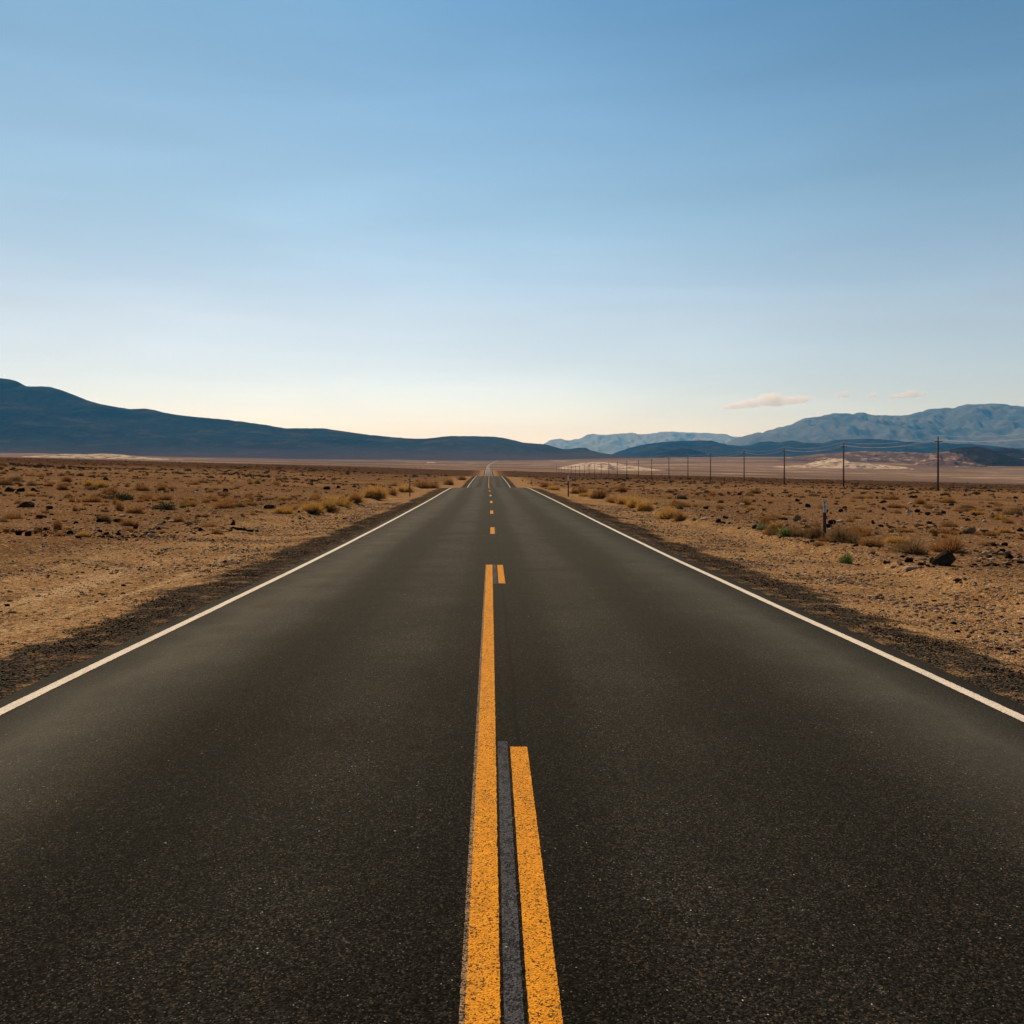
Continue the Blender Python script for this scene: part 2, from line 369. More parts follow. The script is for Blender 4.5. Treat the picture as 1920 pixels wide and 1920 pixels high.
def hill_material(name, a, b, streak, amt=0.5, scale=0.0016, fine=0.02, foot=None, thr=(0.50, 0.68)):
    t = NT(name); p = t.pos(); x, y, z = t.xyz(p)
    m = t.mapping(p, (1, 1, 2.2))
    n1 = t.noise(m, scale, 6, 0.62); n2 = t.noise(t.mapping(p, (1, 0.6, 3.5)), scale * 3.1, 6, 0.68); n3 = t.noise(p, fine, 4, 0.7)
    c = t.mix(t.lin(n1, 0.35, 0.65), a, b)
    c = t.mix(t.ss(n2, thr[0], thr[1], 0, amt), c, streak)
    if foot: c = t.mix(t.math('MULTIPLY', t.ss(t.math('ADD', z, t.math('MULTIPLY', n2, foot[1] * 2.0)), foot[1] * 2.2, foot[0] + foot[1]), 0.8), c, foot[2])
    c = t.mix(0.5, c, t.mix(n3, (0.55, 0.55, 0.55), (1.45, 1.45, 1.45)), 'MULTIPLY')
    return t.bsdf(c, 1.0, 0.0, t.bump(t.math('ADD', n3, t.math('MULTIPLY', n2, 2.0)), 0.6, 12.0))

M_GROUND = ground_material(); M_ASPHALT = asphalt_material()
M_YELLOW = paint_material('yellow_paint', (0.72, 0.275, 0.016), (0.070, 0.034, 0.006), 0.60, 0.76)
M_FADED = paint_material('faded_paint_edge', (0.33, 0.20, 0.10), (0.016, 0.013, 0.010), 0.40, 0.62)
M_WHITE = paint_material('white_paint', (0.74, 0.62, 0.48), (0.20, 0.15, 0.10), 0.74, 0.92, 0.5)
M_GREY = paint_material('blackout_paint', (0.082, 0.078, 0.082), (0.011, 0.011, 0.011), 0.30, 0.66, 0.9)
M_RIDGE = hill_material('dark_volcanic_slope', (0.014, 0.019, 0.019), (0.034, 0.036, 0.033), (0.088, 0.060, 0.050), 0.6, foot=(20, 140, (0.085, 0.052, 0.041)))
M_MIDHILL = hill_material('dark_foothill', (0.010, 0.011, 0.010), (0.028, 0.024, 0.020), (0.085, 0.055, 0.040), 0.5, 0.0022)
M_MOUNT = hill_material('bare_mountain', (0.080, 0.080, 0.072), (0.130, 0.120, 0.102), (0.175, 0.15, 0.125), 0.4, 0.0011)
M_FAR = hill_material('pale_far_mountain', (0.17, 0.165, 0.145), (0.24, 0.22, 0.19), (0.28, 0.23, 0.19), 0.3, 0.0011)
M_SUNLIT_SAND = hill_material('sunlit_sand', (0.46, 0.325, 0.21), (0.68, 0.50, 0.34), (0.16, 0.10, 0.068), 0.8, 0.012, 0.06, thr=(0.47, 0.60))  # sand made paler where the valley is sunlit, light put into the colour
M_BROWNHILL = hill_material('brown_alluvium', (0.085, 0.052, 0.038), (0.15, 0.092, 0.065), (0.52, 0.35, 0.23), 0.85, 0.006, 0.06)  # pale streaks put sunlit bits into the slope colour
M_KNOLL = hill_material('black_cinder', (0.016, 0.013, 0.012), (0.032, 0.026, 0.022), (0.16, 0.10, 0.07), 0.35, 0.008, 0.05)

# ------------------------------------------------------------------ ground sheet
def spaced(start, step0, growth, end):
    out, x, d = [], start, step0
    while x < end:
        out.append(x); x += d; d *= growth
    out.append(end); return out
side = [0.0, 2.0, 3.4, 3.52, 3.60, 3.68, 3.76, 3.84, 3.95, 4.1] + spaced(4.3, 0.22, 1.0, 13.9) + spaced(14.2, 0.26, 1.04, 32000)
xs = np.array([-v for v in side[:0:-1]] + side)
ys = np.array([-400, -250, -150, -90, -55, -35, -22, -14, -9, -5, -2, 0, 1.5] + spaced(3.0, 0.22, 1.0, 44.9) + spaced(45.2, 0.28, 1.014, 33000))
S, YY = np.meshgrid(xs, ys)
XX = S + xc(YY)
ZZ = ground_z(XX, YY)
g_me = mesh_np('ground', np.stack([XX, YY, ZZ], -1).reshape(-1, 3), grid_faces(len(ys), len(xs)), M_GROUND, np.stack([S, YY], -1).reshape(-1, 2), True)
ground = link('ground', g_me)
tag(ground, 'brown stony desert plain with dry stubble either side of the road', 'ground', kind='structure')

# ------------------------------------------------------------------ road with painted markings
ry = ys[(ys >= -400) & (ys <= 5600)]
def ribbon(cols, zoff, y0, y1, jitter=None, fine=True):
    """strip over the road between y0 and y1; cols: lateral offsets"""
    yy = np.unique(np.concatenate([[y0], ry[(ry > y0) & (ry < y1)], [y1]] + ([np.arange(max(y0, 2.4), min(y1, 24.0), 0.018)] if fine and y1 > 2.4 and y0 < 24 else [])))
    cols = np.asarray(cols, float)
    SS, Y2 = np.meshgrid(cols, yy)
    if jitter is not None: SS = SS + jitter(SS, Y2)
    zz = surf_z(SS, Y2)
    # rows between the road's own rows lie on the chord, not on the curve
    zi = np.interp(Y2[:, 0], ry, zr(np.clip(ry, -400, 5600)))
    zz = zz - zr(np.clip(Y2, -400, 5600)) + zi[:, None] + zoff + 0.00003 * np.maximum(Y2, 0)
    V = np.stack([SS + np.interp(Y2, ry, xc(ry)), Y2, zz], -1)
    return V, np.stack([SS, Y2], -1), len(yy), len(cols)

EL, ER = -3.76, 3.78
jl = lambda SS, Y2: np.where(SS < -3.7, 0.035 * fbm(Y2 / 1.3, Y2 * 0, 3, 61), 0) + np.where(SS > 3.7, 0.035 * fbm(Y2 / 1.3, Y2 * 0 + 5, 3, 62), 0)
V, UV, nr, nc = ribbon([EL, EL, -2, 0, 2, ER, ER], 0.0, -400, 5600, jl, False)
V[:, 0, 2] -= 0.16; V[:, -1, 2] -= 0.16
V[..., 2] -= 0.00003 * np.maximum(V[..., 1], 0)
road = link('road', mesh_np('road', V.reshape(-1, 3), grid_faces(nr, nc), M_ASPHALT, UV.reshape(-1, 2), False))
tag(road, 'straight two lane asphalt road running over crests to the horizon', 'road', kind='structure')

def mark(name, s0, s1, y0, y1, mat, label=None, z=0.004, ragged=0.004, wander=0.0):
    jit = lambda SS, Y2: ragged * fbm(Y2 / .035 + 31 * SS, SS * 40, 3, 71) + 0.4 * ragged * fbm(Y2 / .3, SS * 40, 3, 72) + wander * fbm(Y2 / 6.0, Y2 * 0, 3, 73)
    V, UV, nr, nc = ribbon([s0, s1], z, y0, y1, jit)
    o = link(name, mesh_np(name, V.reshape(-1, 3), grid_faces(nr, nc), mat, UV.reshape(-1, 2)), road)
    if label: o['label'] = label
    return o
mark('edge_line', -3.61, -3.51, -400, 5500, M_WHITE, 'white edge line along the left side of the road', ragged=0.007, wander=0.012)
mark('edge_line', 3.51, 3.61, -400, 5500, M_WHITE, 'white edge line along the right side of the road', ragged=0.007, wander=0.012)
C0 = -0.093                                    # the centre markings are measured from the camera's X
mark('centre_line', -0.080 + C0, 0.028 + C0, -400, 18.3, M_YELLOW, 'solid yellow centre line left of the dashes')
mark('faded_edge', -0.098 + C0, -0.080 + C0, -400, 18.3, M_FADED, 'worn pale strip along the solid yellow line')
mark('centre_line', -0.06, 0.04, 168, 310, M_YELLOW, 'faint yellow centre line beyond the first crest')
for k in range(-8, 8):
    y0 = 2.95 + 12.19 * k; y1 = y0 + 3.12
    if k < 2:
        mark('centre_dash', 0.114 + C0, 0.216 + C0, y0, y1, M_YELLOW)
        mark('blackout_dash', 0.040 + C0, 0.100 + C0, y0 - .05, y1 + 0.12, M_GREY)
    else:
        mark('centre_dash', -0.055 + C0 * .5, 0.065 + C0 * .5, y0, y1, M_YELLOW)
        mark('blackout_dash', 0.075 + C0 * .5, 0.12 + C0 * .5, y0, y1 + 0.15, M_GREY)

# ------------------------------------------------------------------ hills
def hill(name, sil, D, wf, wb, mat, label, cat='hill', na=500, nf=70, nb=25, amp=0.25, feat=900.0, seed=0, expo=1.35, base_y=None, slant=0.0, rough_sil=1.0):
    """a range with depth: ridge line at distance D, front foot wf metres nearer, back foot wb farther"""
    px = np.array([p[0] for p in sil], float); py = np.array([p[1] for p in sil], float)
    x = np.linspace(px[0], px[-1], na)
    y = hermite(px, py)(x)
    y = y + rough_sil * 0.9 * fbm(x / 14, x * 0 + seed, 4, seed + 3)
    Dx = D + slant * (x - VX)
    a = (x - VX) / F
    zt = H + (VY - y) / F * Dx
    v = np.concatenate([-np.linspace(1, 0, nf) ** 1.3, np.linspace(0, 1, nb)[1:]])
    Vv, A = np.meshgrid(v, a, indexing='ij')
    Dg = np.broadcast_to(Dx, A.shape); ZT = np.broadcast_to(zt, A.shape)
    Yg = Dg + np.where(Vv < 0, Vv * wf, Vv * wb)
    Xg = A * Dg
    base = ground_z(Xg, np.minimum(Yg, 30000.0), False) - 6
    u = 1 - np.abs(Vv)
    wob = 0.22 * fbm(Xg / (feat * 2.2), Yg / (feat * 2.2), 3, seed + 8)
    Sh = np.clip(u + wob * u * (1 - u) * 3, 0, 1) ** expo
    hgt = np.maximum(ZT - base, 0)
    gul = fbm(Xg / feat, Yg / (feat * 2.6), 6, seed + 20, 0.52, True)
    Z = base + hgt * Sh + amp * hgt * (gul - 0.25) * 2.2 * Sh * (1 - Sh) ** 0.75
    lim = H + (ZT - H) * (Yg / Dg) - 0.004 * (1 - Sh) * hgt      # keeps foothills under the skyline
    Z = np.where(Vv < 0, np.minimum(Z, lim), Z)
    o = link(name, mesh_np(name, np.stack([Xg, Yg, Z], -1).reshape(-1, 3), grid_faces(len(v), na)[:, ::-1], mat, smooth=True))
    tag(o, label, cat, kind='structure'); return o, float(Z.max())

tops = []
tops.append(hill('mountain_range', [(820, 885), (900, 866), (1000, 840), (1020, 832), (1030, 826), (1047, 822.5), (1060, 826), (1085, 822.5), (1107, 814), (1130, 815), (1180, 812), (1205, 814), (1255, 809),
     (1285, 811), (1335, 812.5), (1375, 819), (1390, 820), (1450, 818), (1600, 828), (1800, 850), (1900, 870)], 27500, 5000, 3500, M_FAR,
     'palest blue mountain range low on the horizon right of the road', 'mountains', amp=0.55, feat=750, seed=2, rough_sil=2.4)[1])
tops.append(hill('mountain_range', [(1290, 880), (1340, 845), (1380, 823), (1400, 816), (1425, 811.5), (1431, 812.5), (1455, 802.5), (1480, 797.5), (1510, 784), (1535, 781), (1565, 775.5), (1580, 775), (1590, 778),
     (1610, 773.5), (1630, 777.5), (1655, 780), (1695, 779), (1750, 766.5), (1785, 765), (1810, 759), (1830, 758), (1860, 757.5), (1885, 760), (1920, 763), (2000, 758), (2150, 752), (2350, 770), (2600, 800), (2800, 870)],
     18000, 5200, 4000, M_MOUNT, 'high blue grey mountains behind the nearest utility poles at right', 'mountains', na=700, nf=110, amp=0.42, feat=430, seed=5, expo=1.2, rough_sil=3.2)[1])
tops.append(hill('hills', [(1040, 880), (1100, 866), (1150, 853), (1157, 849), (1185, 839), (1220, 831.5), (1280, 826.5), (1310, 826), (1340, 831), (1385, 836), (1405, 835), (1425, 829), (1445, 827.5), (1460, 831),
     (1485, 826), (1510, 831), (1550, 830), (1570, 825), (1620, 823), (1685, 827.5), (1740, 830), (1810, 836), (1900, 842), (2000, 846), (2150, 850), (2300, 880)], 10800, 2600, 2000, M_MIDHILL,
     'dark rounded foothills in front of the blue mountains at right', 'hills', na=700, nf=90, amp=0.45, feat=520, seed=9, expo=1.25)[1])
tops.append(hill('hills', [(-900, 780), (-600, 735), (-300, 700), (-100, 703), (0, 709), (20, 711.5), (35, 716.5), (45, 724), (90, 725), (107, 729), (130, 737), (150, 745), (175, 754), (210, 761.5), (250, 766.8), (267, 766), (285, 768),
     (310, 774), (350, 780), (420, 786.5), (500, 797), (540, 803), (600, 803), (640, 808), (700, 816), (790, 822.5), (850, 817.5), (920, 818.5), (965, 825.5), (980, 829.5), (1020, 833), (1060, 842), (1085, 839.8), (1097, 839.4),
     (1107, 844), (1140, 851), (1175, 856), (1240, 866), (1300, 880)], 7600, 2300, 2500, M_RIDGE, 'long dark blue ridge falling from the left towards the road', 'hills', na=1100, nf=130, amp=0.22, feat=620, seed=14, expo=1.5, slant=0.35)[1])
hill('hill', [(1755, 871), (1768, 864), (1783, 848), (1800, 839.5), (1822, 837.5), (1842, 838.5), (1858, 846), (1885, 855), (1910, 861), (1960, 868)], 3900, 300, 400, M_KNOLL,
     'small black cinder hill right of the nearest utility pole', 'hill', na=220, nf=50, amp=0.4, feat=110, seed=17, expo=1.2)
hill('hill', [(1835, 858), (1862, 847), (1885, 840), (1905, 842), (1920, 846), (1980, 850), (2060, 862)], 5000, 300, 400, M_KNOLL,
     'low black hill at the right edge behind the cinder hill', 'hill', na=120, nf=30, amp=0.4, feat=130, seed=18, expo=1.2)
hill('hill', [(1420, 870), (1450, 864), (1480, 859), (1520, 853), (1580, 848), (1640, 846), (1700, 848.5), (1760, 852), (1830, 858), (1880, 864), (1920, 872)], 4500, 500, 500, M_BROWNHILL,
     'broad brown slope with pale streaks behind the two nearest utility poles', 'hill', na=260, nf=60, amp=0.6, feat=130, seed=33, expo=1.1)
hill('hill', [(1215, 862), (1235, 854), (1255, 846), (1280, 841.5), (1302, 844), (1325, 852), (1350, 861)], 7400, 420, 400, M_MIDHILL,
     'small dark hill in front of the rounded foothills', 'hill', na=120, nf=40, amp=0.4, feat=150, seed=35, expo=1.1)
# sand slopes with their sunlit brightness put into the colour
def dune(sil, D, wf, wb, label, seed, amp=0.5, feat=90, mat=None):
    hill('sand_dune', sil, D, wf, wb, mat or M_SUNLIT_SAND, label, 'sand dune', na=260, nf=50, nb=16, amp=amp, feat=feat, seed=seed, expo=1.1, rough_sil=0.5)
dune([(1020, 884), (1045, 878), (1075, 871), (1105, 867), (1125, 866.2), (1150, 868), (1180, 872.5), (1215, 878), (1260, 885)], 2700, 420, 300, 'sand slope coloured as sunlit behind the row of far utility poles', 23)
dune([(1440, 875), (1475, 874), (1510, 873), (1530, 869), (1552, 861), (1565, 859.5), (1585, 866), (1610, 868), (1640, 871), (1680, 876), (1700, 880)], 3350, 260, 260, 'gullied sand hill coloured as sunlit behind the second utility pole from right', 25, 0.8, 55)
dune([(1690, 884), (1712, 876), (1740, 860), (1768, 848), (1777, 845.5), (1790, 852), (1800, 862), (1815, 870), (1830, 880)], 3700, 220, 260, 'small pale streaked slope left of the black cinder hill', 27, 0.8, 50, M_BROWNHILL)
dune([(60, 857), (100, 853), (135, 851), (165, 852), (185, 850.5), (215, 851.5), (240, 854), (275, 858), (340, 862.5), (360, 866)], 2600, 260, 260, 'strip of sand coloured as sunlit below the left ridge', 29, 0.5, 60)
dune([(785, 871), (798, 867.6), (808, 866.6), (818, 867.6), (832, 871)], 4300, 90, 90, 'tiny sand patch coloured as sunlit left of the distant road', 31, 0.4, 40)
TOP = max(tops)

# ------------------------------------------------------------------ haze
def haze_box():
    zlo = float(ZZ.min()) - 1.0; zhi = max(TOP, float(ZZ.max())) + 60
    bm = bmesh.new(); bmesh.ops.create_cube(bm, size=1.0)
    x0, x1, y0, y1 = -33000, 33000, -900, 34500
    for v in bm.verts:
        v.co = Vector((x0 if v.co.x < 0 else x1, y0 if v.co.y < 0 else y1, zlo if v.co.z < 0 else zhi))
    t = NT('haze'); pv = t.n('VolumePrincipled'); pv.inputs['Color'].default_value = (0.06, 0.45, 1.0, 1)
    pv.inputs['Absorption Color'].default_value = (1, 1, 1, 1); pv.inputs['Density'].default_value = 2.7e-5; pv.inputs['Anisotropy'].default_value = 0.15
    t.t.links.new(pv.outputs[0], t.out.inputs['Volume'])
    o = link('haze', bm_mesh('haze', bm, t.m)); tag(o, 'thin blue air over the whole desert valley', 'haze', kind='stuff')
haze_box()

# ------------------------------------------------------------------ clouds
t = NT('cloud_vapour'); pv = t.n('VolumePrincipled'); co = t.n('TexCoord').outputs['Object']
nz = t.noise(co, 0.0045, 6, 0.62)
t.set(pv.inputs['Density'], t.math('MULTIPLY', t.ss(nz, 0.28, 0.52), 0.0036)); pv.inputs['Color'].default_value = (1, 0.965, 0.93, 1); pv.inputs['Anisotropy'].default_value = 0.45
t.t.links.new(pv.outputs[0], t.out.inputs['Volume']); M_CLOUD = t.m
M_CLOUD.cycles.volume_step_rate = 1.0 if hasattr(M_CLOUD.cycles, 'volume_step_rate') else 1.0
def cloud(blobs, label, seed):
    D = 37000.0
    cx = sum(b[0] for b in blobs) / len(blobs); cy = sum(b[1] for b in blobs) / len(blobs)
    o = Vector(((cx - VX) / F * D, D, H + (VY - cy) / F * D))
    rr = random.Random(seed)
    bm = bmesh.new()
    for (bx, by, rx, rz) in blobs:
        m = Matrix.Translation(((bx - cx) / F * D, rr.uniform(-150, 150), -(by - cy) / F * D)) @ Matrix.Diagonal((rx / F * D, max(rx * 0.6, rz * 1.3) / F * D, rz * 1.15 / F * D, 1))
        bmesh.ops.create_icosphere(bm, subdivisions=3, radius=1.0, matrix=m)
    me = bm_mesh('cloud', bm, M_CLOUD)
    ob = link('cloud', me, loc=o)
    rm = ob.modifiers.new('join', 'REMESH'); rm.mode = 'VOXEL'; rm.voxel_size = 38.0
    tag(ob, label, 'cloud')
cloud([(1365, 764, 16, 4), (1385, 760, 20, 6), (1410, 756, 22, 8), (1440, 750, 24, 11), (1452, 748, 18, 11), (1455, 756, 20, 6), (1480, 751, 20, 7), (1500, 749, 20, 7), (1515, 747, 12, 4)], 'largest long pale cloud above the mountains at right', 1)
cloud([(1575, 740, 9, 5), (1586, 739.5, 11, 6)], 'small pale cloud just right of the largest cloud', 2)
cloud([(1634, 742, 9, 5)], 'smallest round puff of cloud between two larger clouds', 3)
cloud([(1670, 744, 12, 4), (1690, 742, 16, 5), (1708, 739, 16, 7), (1724, 740, 12, 4)], 'flat pale cloud farthest to the right', 4)

# ------------------------------------------------------------------ rocks
def rock_mat(name, a, b, chip):
    t = NT(name); c = t.n('TexCoord').outputs['Object']
    n = t.noise(c, 2.2, 6, 0.65); m = t.noise(c, 9.0, 4, 0.7)
    col = t.mix(t.lin(n, 0.3, 0.7), a, b); col = t.mix(t.ss(m, 0.58, 0.72, 0, 0.6), col, chip)
    return t.bsdf(col, 1.0, 0.0, t.bump(t.math('ADD', n, m), 0.7, 0.08))
M_ROCKD = rock_mat('dark_basalt', (0.010, 0.0065, 0.0048), (0.038, 0.025, 0.017), (0.085, 0.055, 0.036))
M_ROCKB = rock_mat('brown_stone', (0.15, 0.085, 0.046), (0.29, 0.175, 0.10), (0.42, 0.28, 0.18))
M_ROCKP = rock_mat('pale_stone', (0.36, 0.245, 0.16), (0.58, 0.42, 0.29), (0.22, 0.14, 0.09))

def rock_mesh(seed, mat, sub=3, flat=0.62, cuts=7):
    rr = np.random.default_rng(seed)
    bm = bmesh.new(); bmesh.ops.create_icosphere(bm, subdivisions=sub, radius=1.0)
    P = np.array([v.co[:] for v in bm.verts])
    for k in range(cuts):                       # slice facets off the ball
        n = rr.normal(size=3); n /= np.linalg.norm(n); d = rr.uniform(0.45, 0.85)
        q = P @ n; P = P - np.outer(np.maximum(q - d, 0) * 0.93, n)
    P = P * (1 + 0.09 * fbm(P[:, 0] * 2.1 + seed, P[:, 1] * 2.1 + P[:, 2] * 1.7, 3, seed))[:, None]
    P = P * np.array([1.0, rr.uniform(0.65, 0.95), flat * rr.uniform(0.8, 1.15)])
    P[:, 0] /= np.abs(P[:, 0]).max(); P[:, 2] -= P[:, 2].min(); P[:, 2] -= 0.22 * P[:, 2].max()
    P[:, :2] *= 0.5; P[:, 2] *= 0.5
    for v, q in zip(bm.verts, P): v.co = q
    return bm_mesh('rock', bm, mat)
ROCKS = {'dark': [rock_mesh(100 + i, M_ROCKD) for i in range(7)], 'brown': [rock_mesh(200 + i, M_ROCKB) for i in range(5)], 'pale': [rock_mesh(300 + i, M_ROCKP, flat=0.45) for i in range(4)]}

M_BOULDER = rock_mat('brown_black_boulder', (0.024, 0.016, 0.011), (0.070, 0.047, 0.033), (0.12, 0.082, 0.056))
ROCKS['boulder'] = [rock_mesh(773, M_BOULDER, 4, 0.72, 8), rock_mesh(775, M_BOULDER, 4, 0.62, 11)]
def put_rock(kind, x, y, z, size, rz, hz=1.0, idx=None, label=None, group=None):
    ms = ROCKS[kind]; me = ms[random.randrange(len(ms)) if idx is None else idx % len(ms)]
    o = link('rock', me, loc=(x, y, z)); o.scale = (size, size, size * hz); o.rotation_euler = (0, 0, rz)
    tag(o, label, 'rock', group); return o

def rock_px(kind, px, py, w, label, hz=1.0, rz=0.0, idx=0, group=None, name='rock'):
    x, y, z = at(px, py); o = put_rock(kind, x, y, z, w * y / F * 1.05, rz, hz, idx, label, group); o.name = name; return o

rock_px('boulder', 1769, 1060, 46, 'big black boulder at the foot of the right hand bank', 1.15, 0.3, 0, name='boulder')
rock_px('dark', 1748, 1056, 17, 'lower black rock leaning against the big boulder', 1.1, 1.1, 1)
rock_px('pale', 1708, 1067, 28, 'flat pale slab of stone just left of the big black boulder', 0.55, 0.2, 0)
rock_px('dark', 1795, 1089, 18, 'flat black stone lying alone nearest the right road edge', 0.6, 0.1, 2)
rock_px('brown', 1818, 1001, 27, 'brown wedge shaped rock standing alone behind the rubble bank', 1.35, 0.6, 1)
rock_px('brown', 1495, 977, 17, 'tan block of rock with a small pale stone against it', 1.5, 0.2, 2)
rock_px('pale', 1509, 978, 9, 'small whitish stone leaning on the tan block', 1.6, 0.9, 1)
rock_px('dark', 1467, 975, 21, 'low flat dark rock left of the tan block', 0.5, 0.1, 3)
rock_px('dark', 1560, 983, 16, 'dark rock directly behind the white topped postmile post', 1.2, 0.7, 4)
rock_px('boulder', 51, 951, 28, 'lone black boulder on open gravel at the left edge', 0.95, 0.1, 1, name='boulder')
rock_px('dark', 17, 922, 18, 'leftmost of three black rocks in a row', 1.3, 0.4, 0, 'three black rocks in a row')
rock_px('dark', 38, 922, 16, 'middle of three black rocks in a row', 0.9, 1.4, 1, 'three black rocks in a row')
rock_px('dark', 62, 920.5, 14, 'rightmost of three black rocks in a row', 1.0, 2.1, 2, 'three black rocks in a row')
rock_px('dark', 163, 908, 9, 'upright black rock with two smaller rocks beside it', 1.6, 0.2, 3)
rock_px('dark', 186, 912, 7, 'small black rock just right of the upright black rock', 1.4, 0.8, 4)
rock_px('dark', 142, 909, 7, 'small black rock just left of the upright black rock', 1.1, 1.8, 5)
rock_px('pale', 204, 911, 13, 'pale flat stone near three small black rocks', 0.7, 0.3, 2)
rock_px('dark', 188, 979, 14, 'squarish dark rock on the gravel flat at left', 1.2, 0.1, 6)
rock_px('dark', 202, 979, 7, 'small dark stone touching the squarish dark rock', 1.2, 0.9, 0)
rock_px('dark', 504, 954, 25, 'dark crescent shaped rock beside the round golden bush', 0.75, 0.05, 3)
rock_px('dark', 585, 964, 22, 'black rock under the largest golden bush on the left', 0.7, 0.3, 4)
rock_px('dark', 604, 962, 12, 'smaller black rock right of the one under the golden bush', 1.2, 1.3, 5)
rock_px('dark', 561, 961, 6, 'small upright black stone between the two golden bushes', 1.5, 0.3, 6)
rock_px('dark', 612, 918, 14, 'dark rock in a short row on the left plain', 0.9, 0.3, 1)
for i, (px, py, w, k) in enumerate([(438, 992, 15, 'dark'), (449, 994, 12, 'dark'), (458, 995, 15, 'dark'), (470, 997, 14, 'dark'), (432, 996, 9, 'dark'), (482, 997, 9, 'dark')]):
    rock_px(k, px, py, w, 'dark clod in the low heap at the end of the left bank', 0.8, i * 1.1, i, 'clods in the dark heap')
for i in range(40):                             # rubble bank at the right edge
    px = 1800 + 130 * random.random(); py = 1022 + 40 * random.random() * (0.35 + 0.65 * (px - 1800) / 130) + (8 if px < 1840 else 0)
    kd = random.choice(['dark', 'brown', 'brown', 'brown', 'brown', 'pale'])
    rock_px(kd, px, py, random.uniform(6, 14), {'dark': 'black', 'brown': 'brown', 'pale': 'pale'}[kd] + ' stone heaped in the rubble bank at the right edge', random.uniform(.8, 1.3), random.uniform(0, 6), i, f'{kd} stones of the rubble bank')
for i in range(26):                             # stones along the right bank
    px = 1500 + 240 * random.random(); py = 1013 + (px - 1500) * 0.115 + random.uniform(-3, 6)
    kd = random.choice(['dark', 'brown', 'brown', 'brown', 'brown', 'pale'])
    rock_px(kd, px, py, random.uniform(4, 11), {'dark': 'black', 'brown': 'brown', 'pale': 'pale'}[kd] + ' stone along the bank between postmile post and big boulder', random.uniform(.7, 1.1), random.uniform(0, 6), i, f'{kd} stones along the right bank')
for i in range(34):                             # clods added along the left bank, dark for the shade of its face
    px = 110 + 330 * random.random(); py = 1000 - 0.012 * (px - 110) + random.gauss(0, 3.0)
    kd = random.choice(['dark', 'dark', 'dark', 'brown'])
    rock_px(kd, px, py, random.uniform(3, 9), {'dark': 'black', 'brown': 'brown'}[kd] + ' clod added as shade along the bank across the left gravel', random.uniform(.4, .7), random.uniform(0, 6), i, f'{kd} shade clods of the left bank')
for i in range(22):                             # stones below the golden bushes on the left
    px = 545 + 110 * random.random(); py = 975 - (px - 545) * 0.09 + random.uniform(-9, 9)
    kd = random.choice(['dark', 'dark', 'pale', 'brown'])
    rock_px(kd, px, py, random.uniform(3, 8), {'dark': 'black', 'brown': 'brown', 'pale': 'pale'}[kd] + ' stone scattered below the golden bushes left of the road', random.uniform(.7, 1.2), random.uniform(0, 6), i, f'{kd} stones below the golden bushes')

# ------------------------------------------------------------------ bushes
def bush_mat(name, a, b, tip):
    t = NT(name); oi = t.n('ObjectInfo').outputs['Random']; c = t.n('TexCoord').outputs['Object']
    n = t.noise(c, 9.0, 3, 0.6); g = t.n('UVMap').outputs[0]; u, v, _ = t.xyz(g)
    col = t.mix(u, a, b); col = t.mix(t.math('MULTIPLY', v, 0.6), col, tip)
    col = t.mix(0.5, col, t.mix(oi, (0.70, 0.66, 0.62), (1.25, 1.25, 1.25)), 'MULTIPLY')
    col = t.mix(0.35, col, t.mix(n, (0.6, 0.6, 0.6), (1.4, 1.4, 1.4)), 'MULTIPLY')
    d = t.n('BsdfDiffuse', i_Color=col); tr = t.n('BsdfTranslucent', i_Color=col)
    m = t.n('MixShader', i_0=0.42); t.t.links.new(d.outputs[0], m.inputs[1]); t.t.links.new(tr.outputs[0], m.inputs[2])
    t.t.links.new(m.outputs[0], t.out.inputs['Surface']); return t.m
M_GOLD = bush_mat('golden_dry_twigs', (0.24, 0.122, 0.030), (0.47, 0.25, 0.062), (0.60, 0.35, 0.10))
M_RUST = bush_mat('rust_dry_twigs', (0.155, 0.070, 0.023), (0.31, 0.142, 0.045), (0.38, 0.19, 0.066))
M_BROWN = bush_mat('brown_dry_twigs', (0.085, 0.048, 0.022), (0.20, 0.115, 0.050), (0.28, 0.17, 0.075))
M_GREEN = bush_mat('green_leaves', (0.085, 0.105, 0.024), (0.19, 0.215, 0.062), (0.30, 0.32, 0.10))
M_SAGE = bush_mat('grey_green_leaves', (0.115, 0.108, 0.045), (0.21, 0.20, 0.09), (0.30, 0.28, 0.14))
M_OLIVE = bush_mat('dark_olive_leaves', (0.022, 0.026, 0.014), (0.055, 0.055, 0.028), (0.10, 0.085, 0.045))

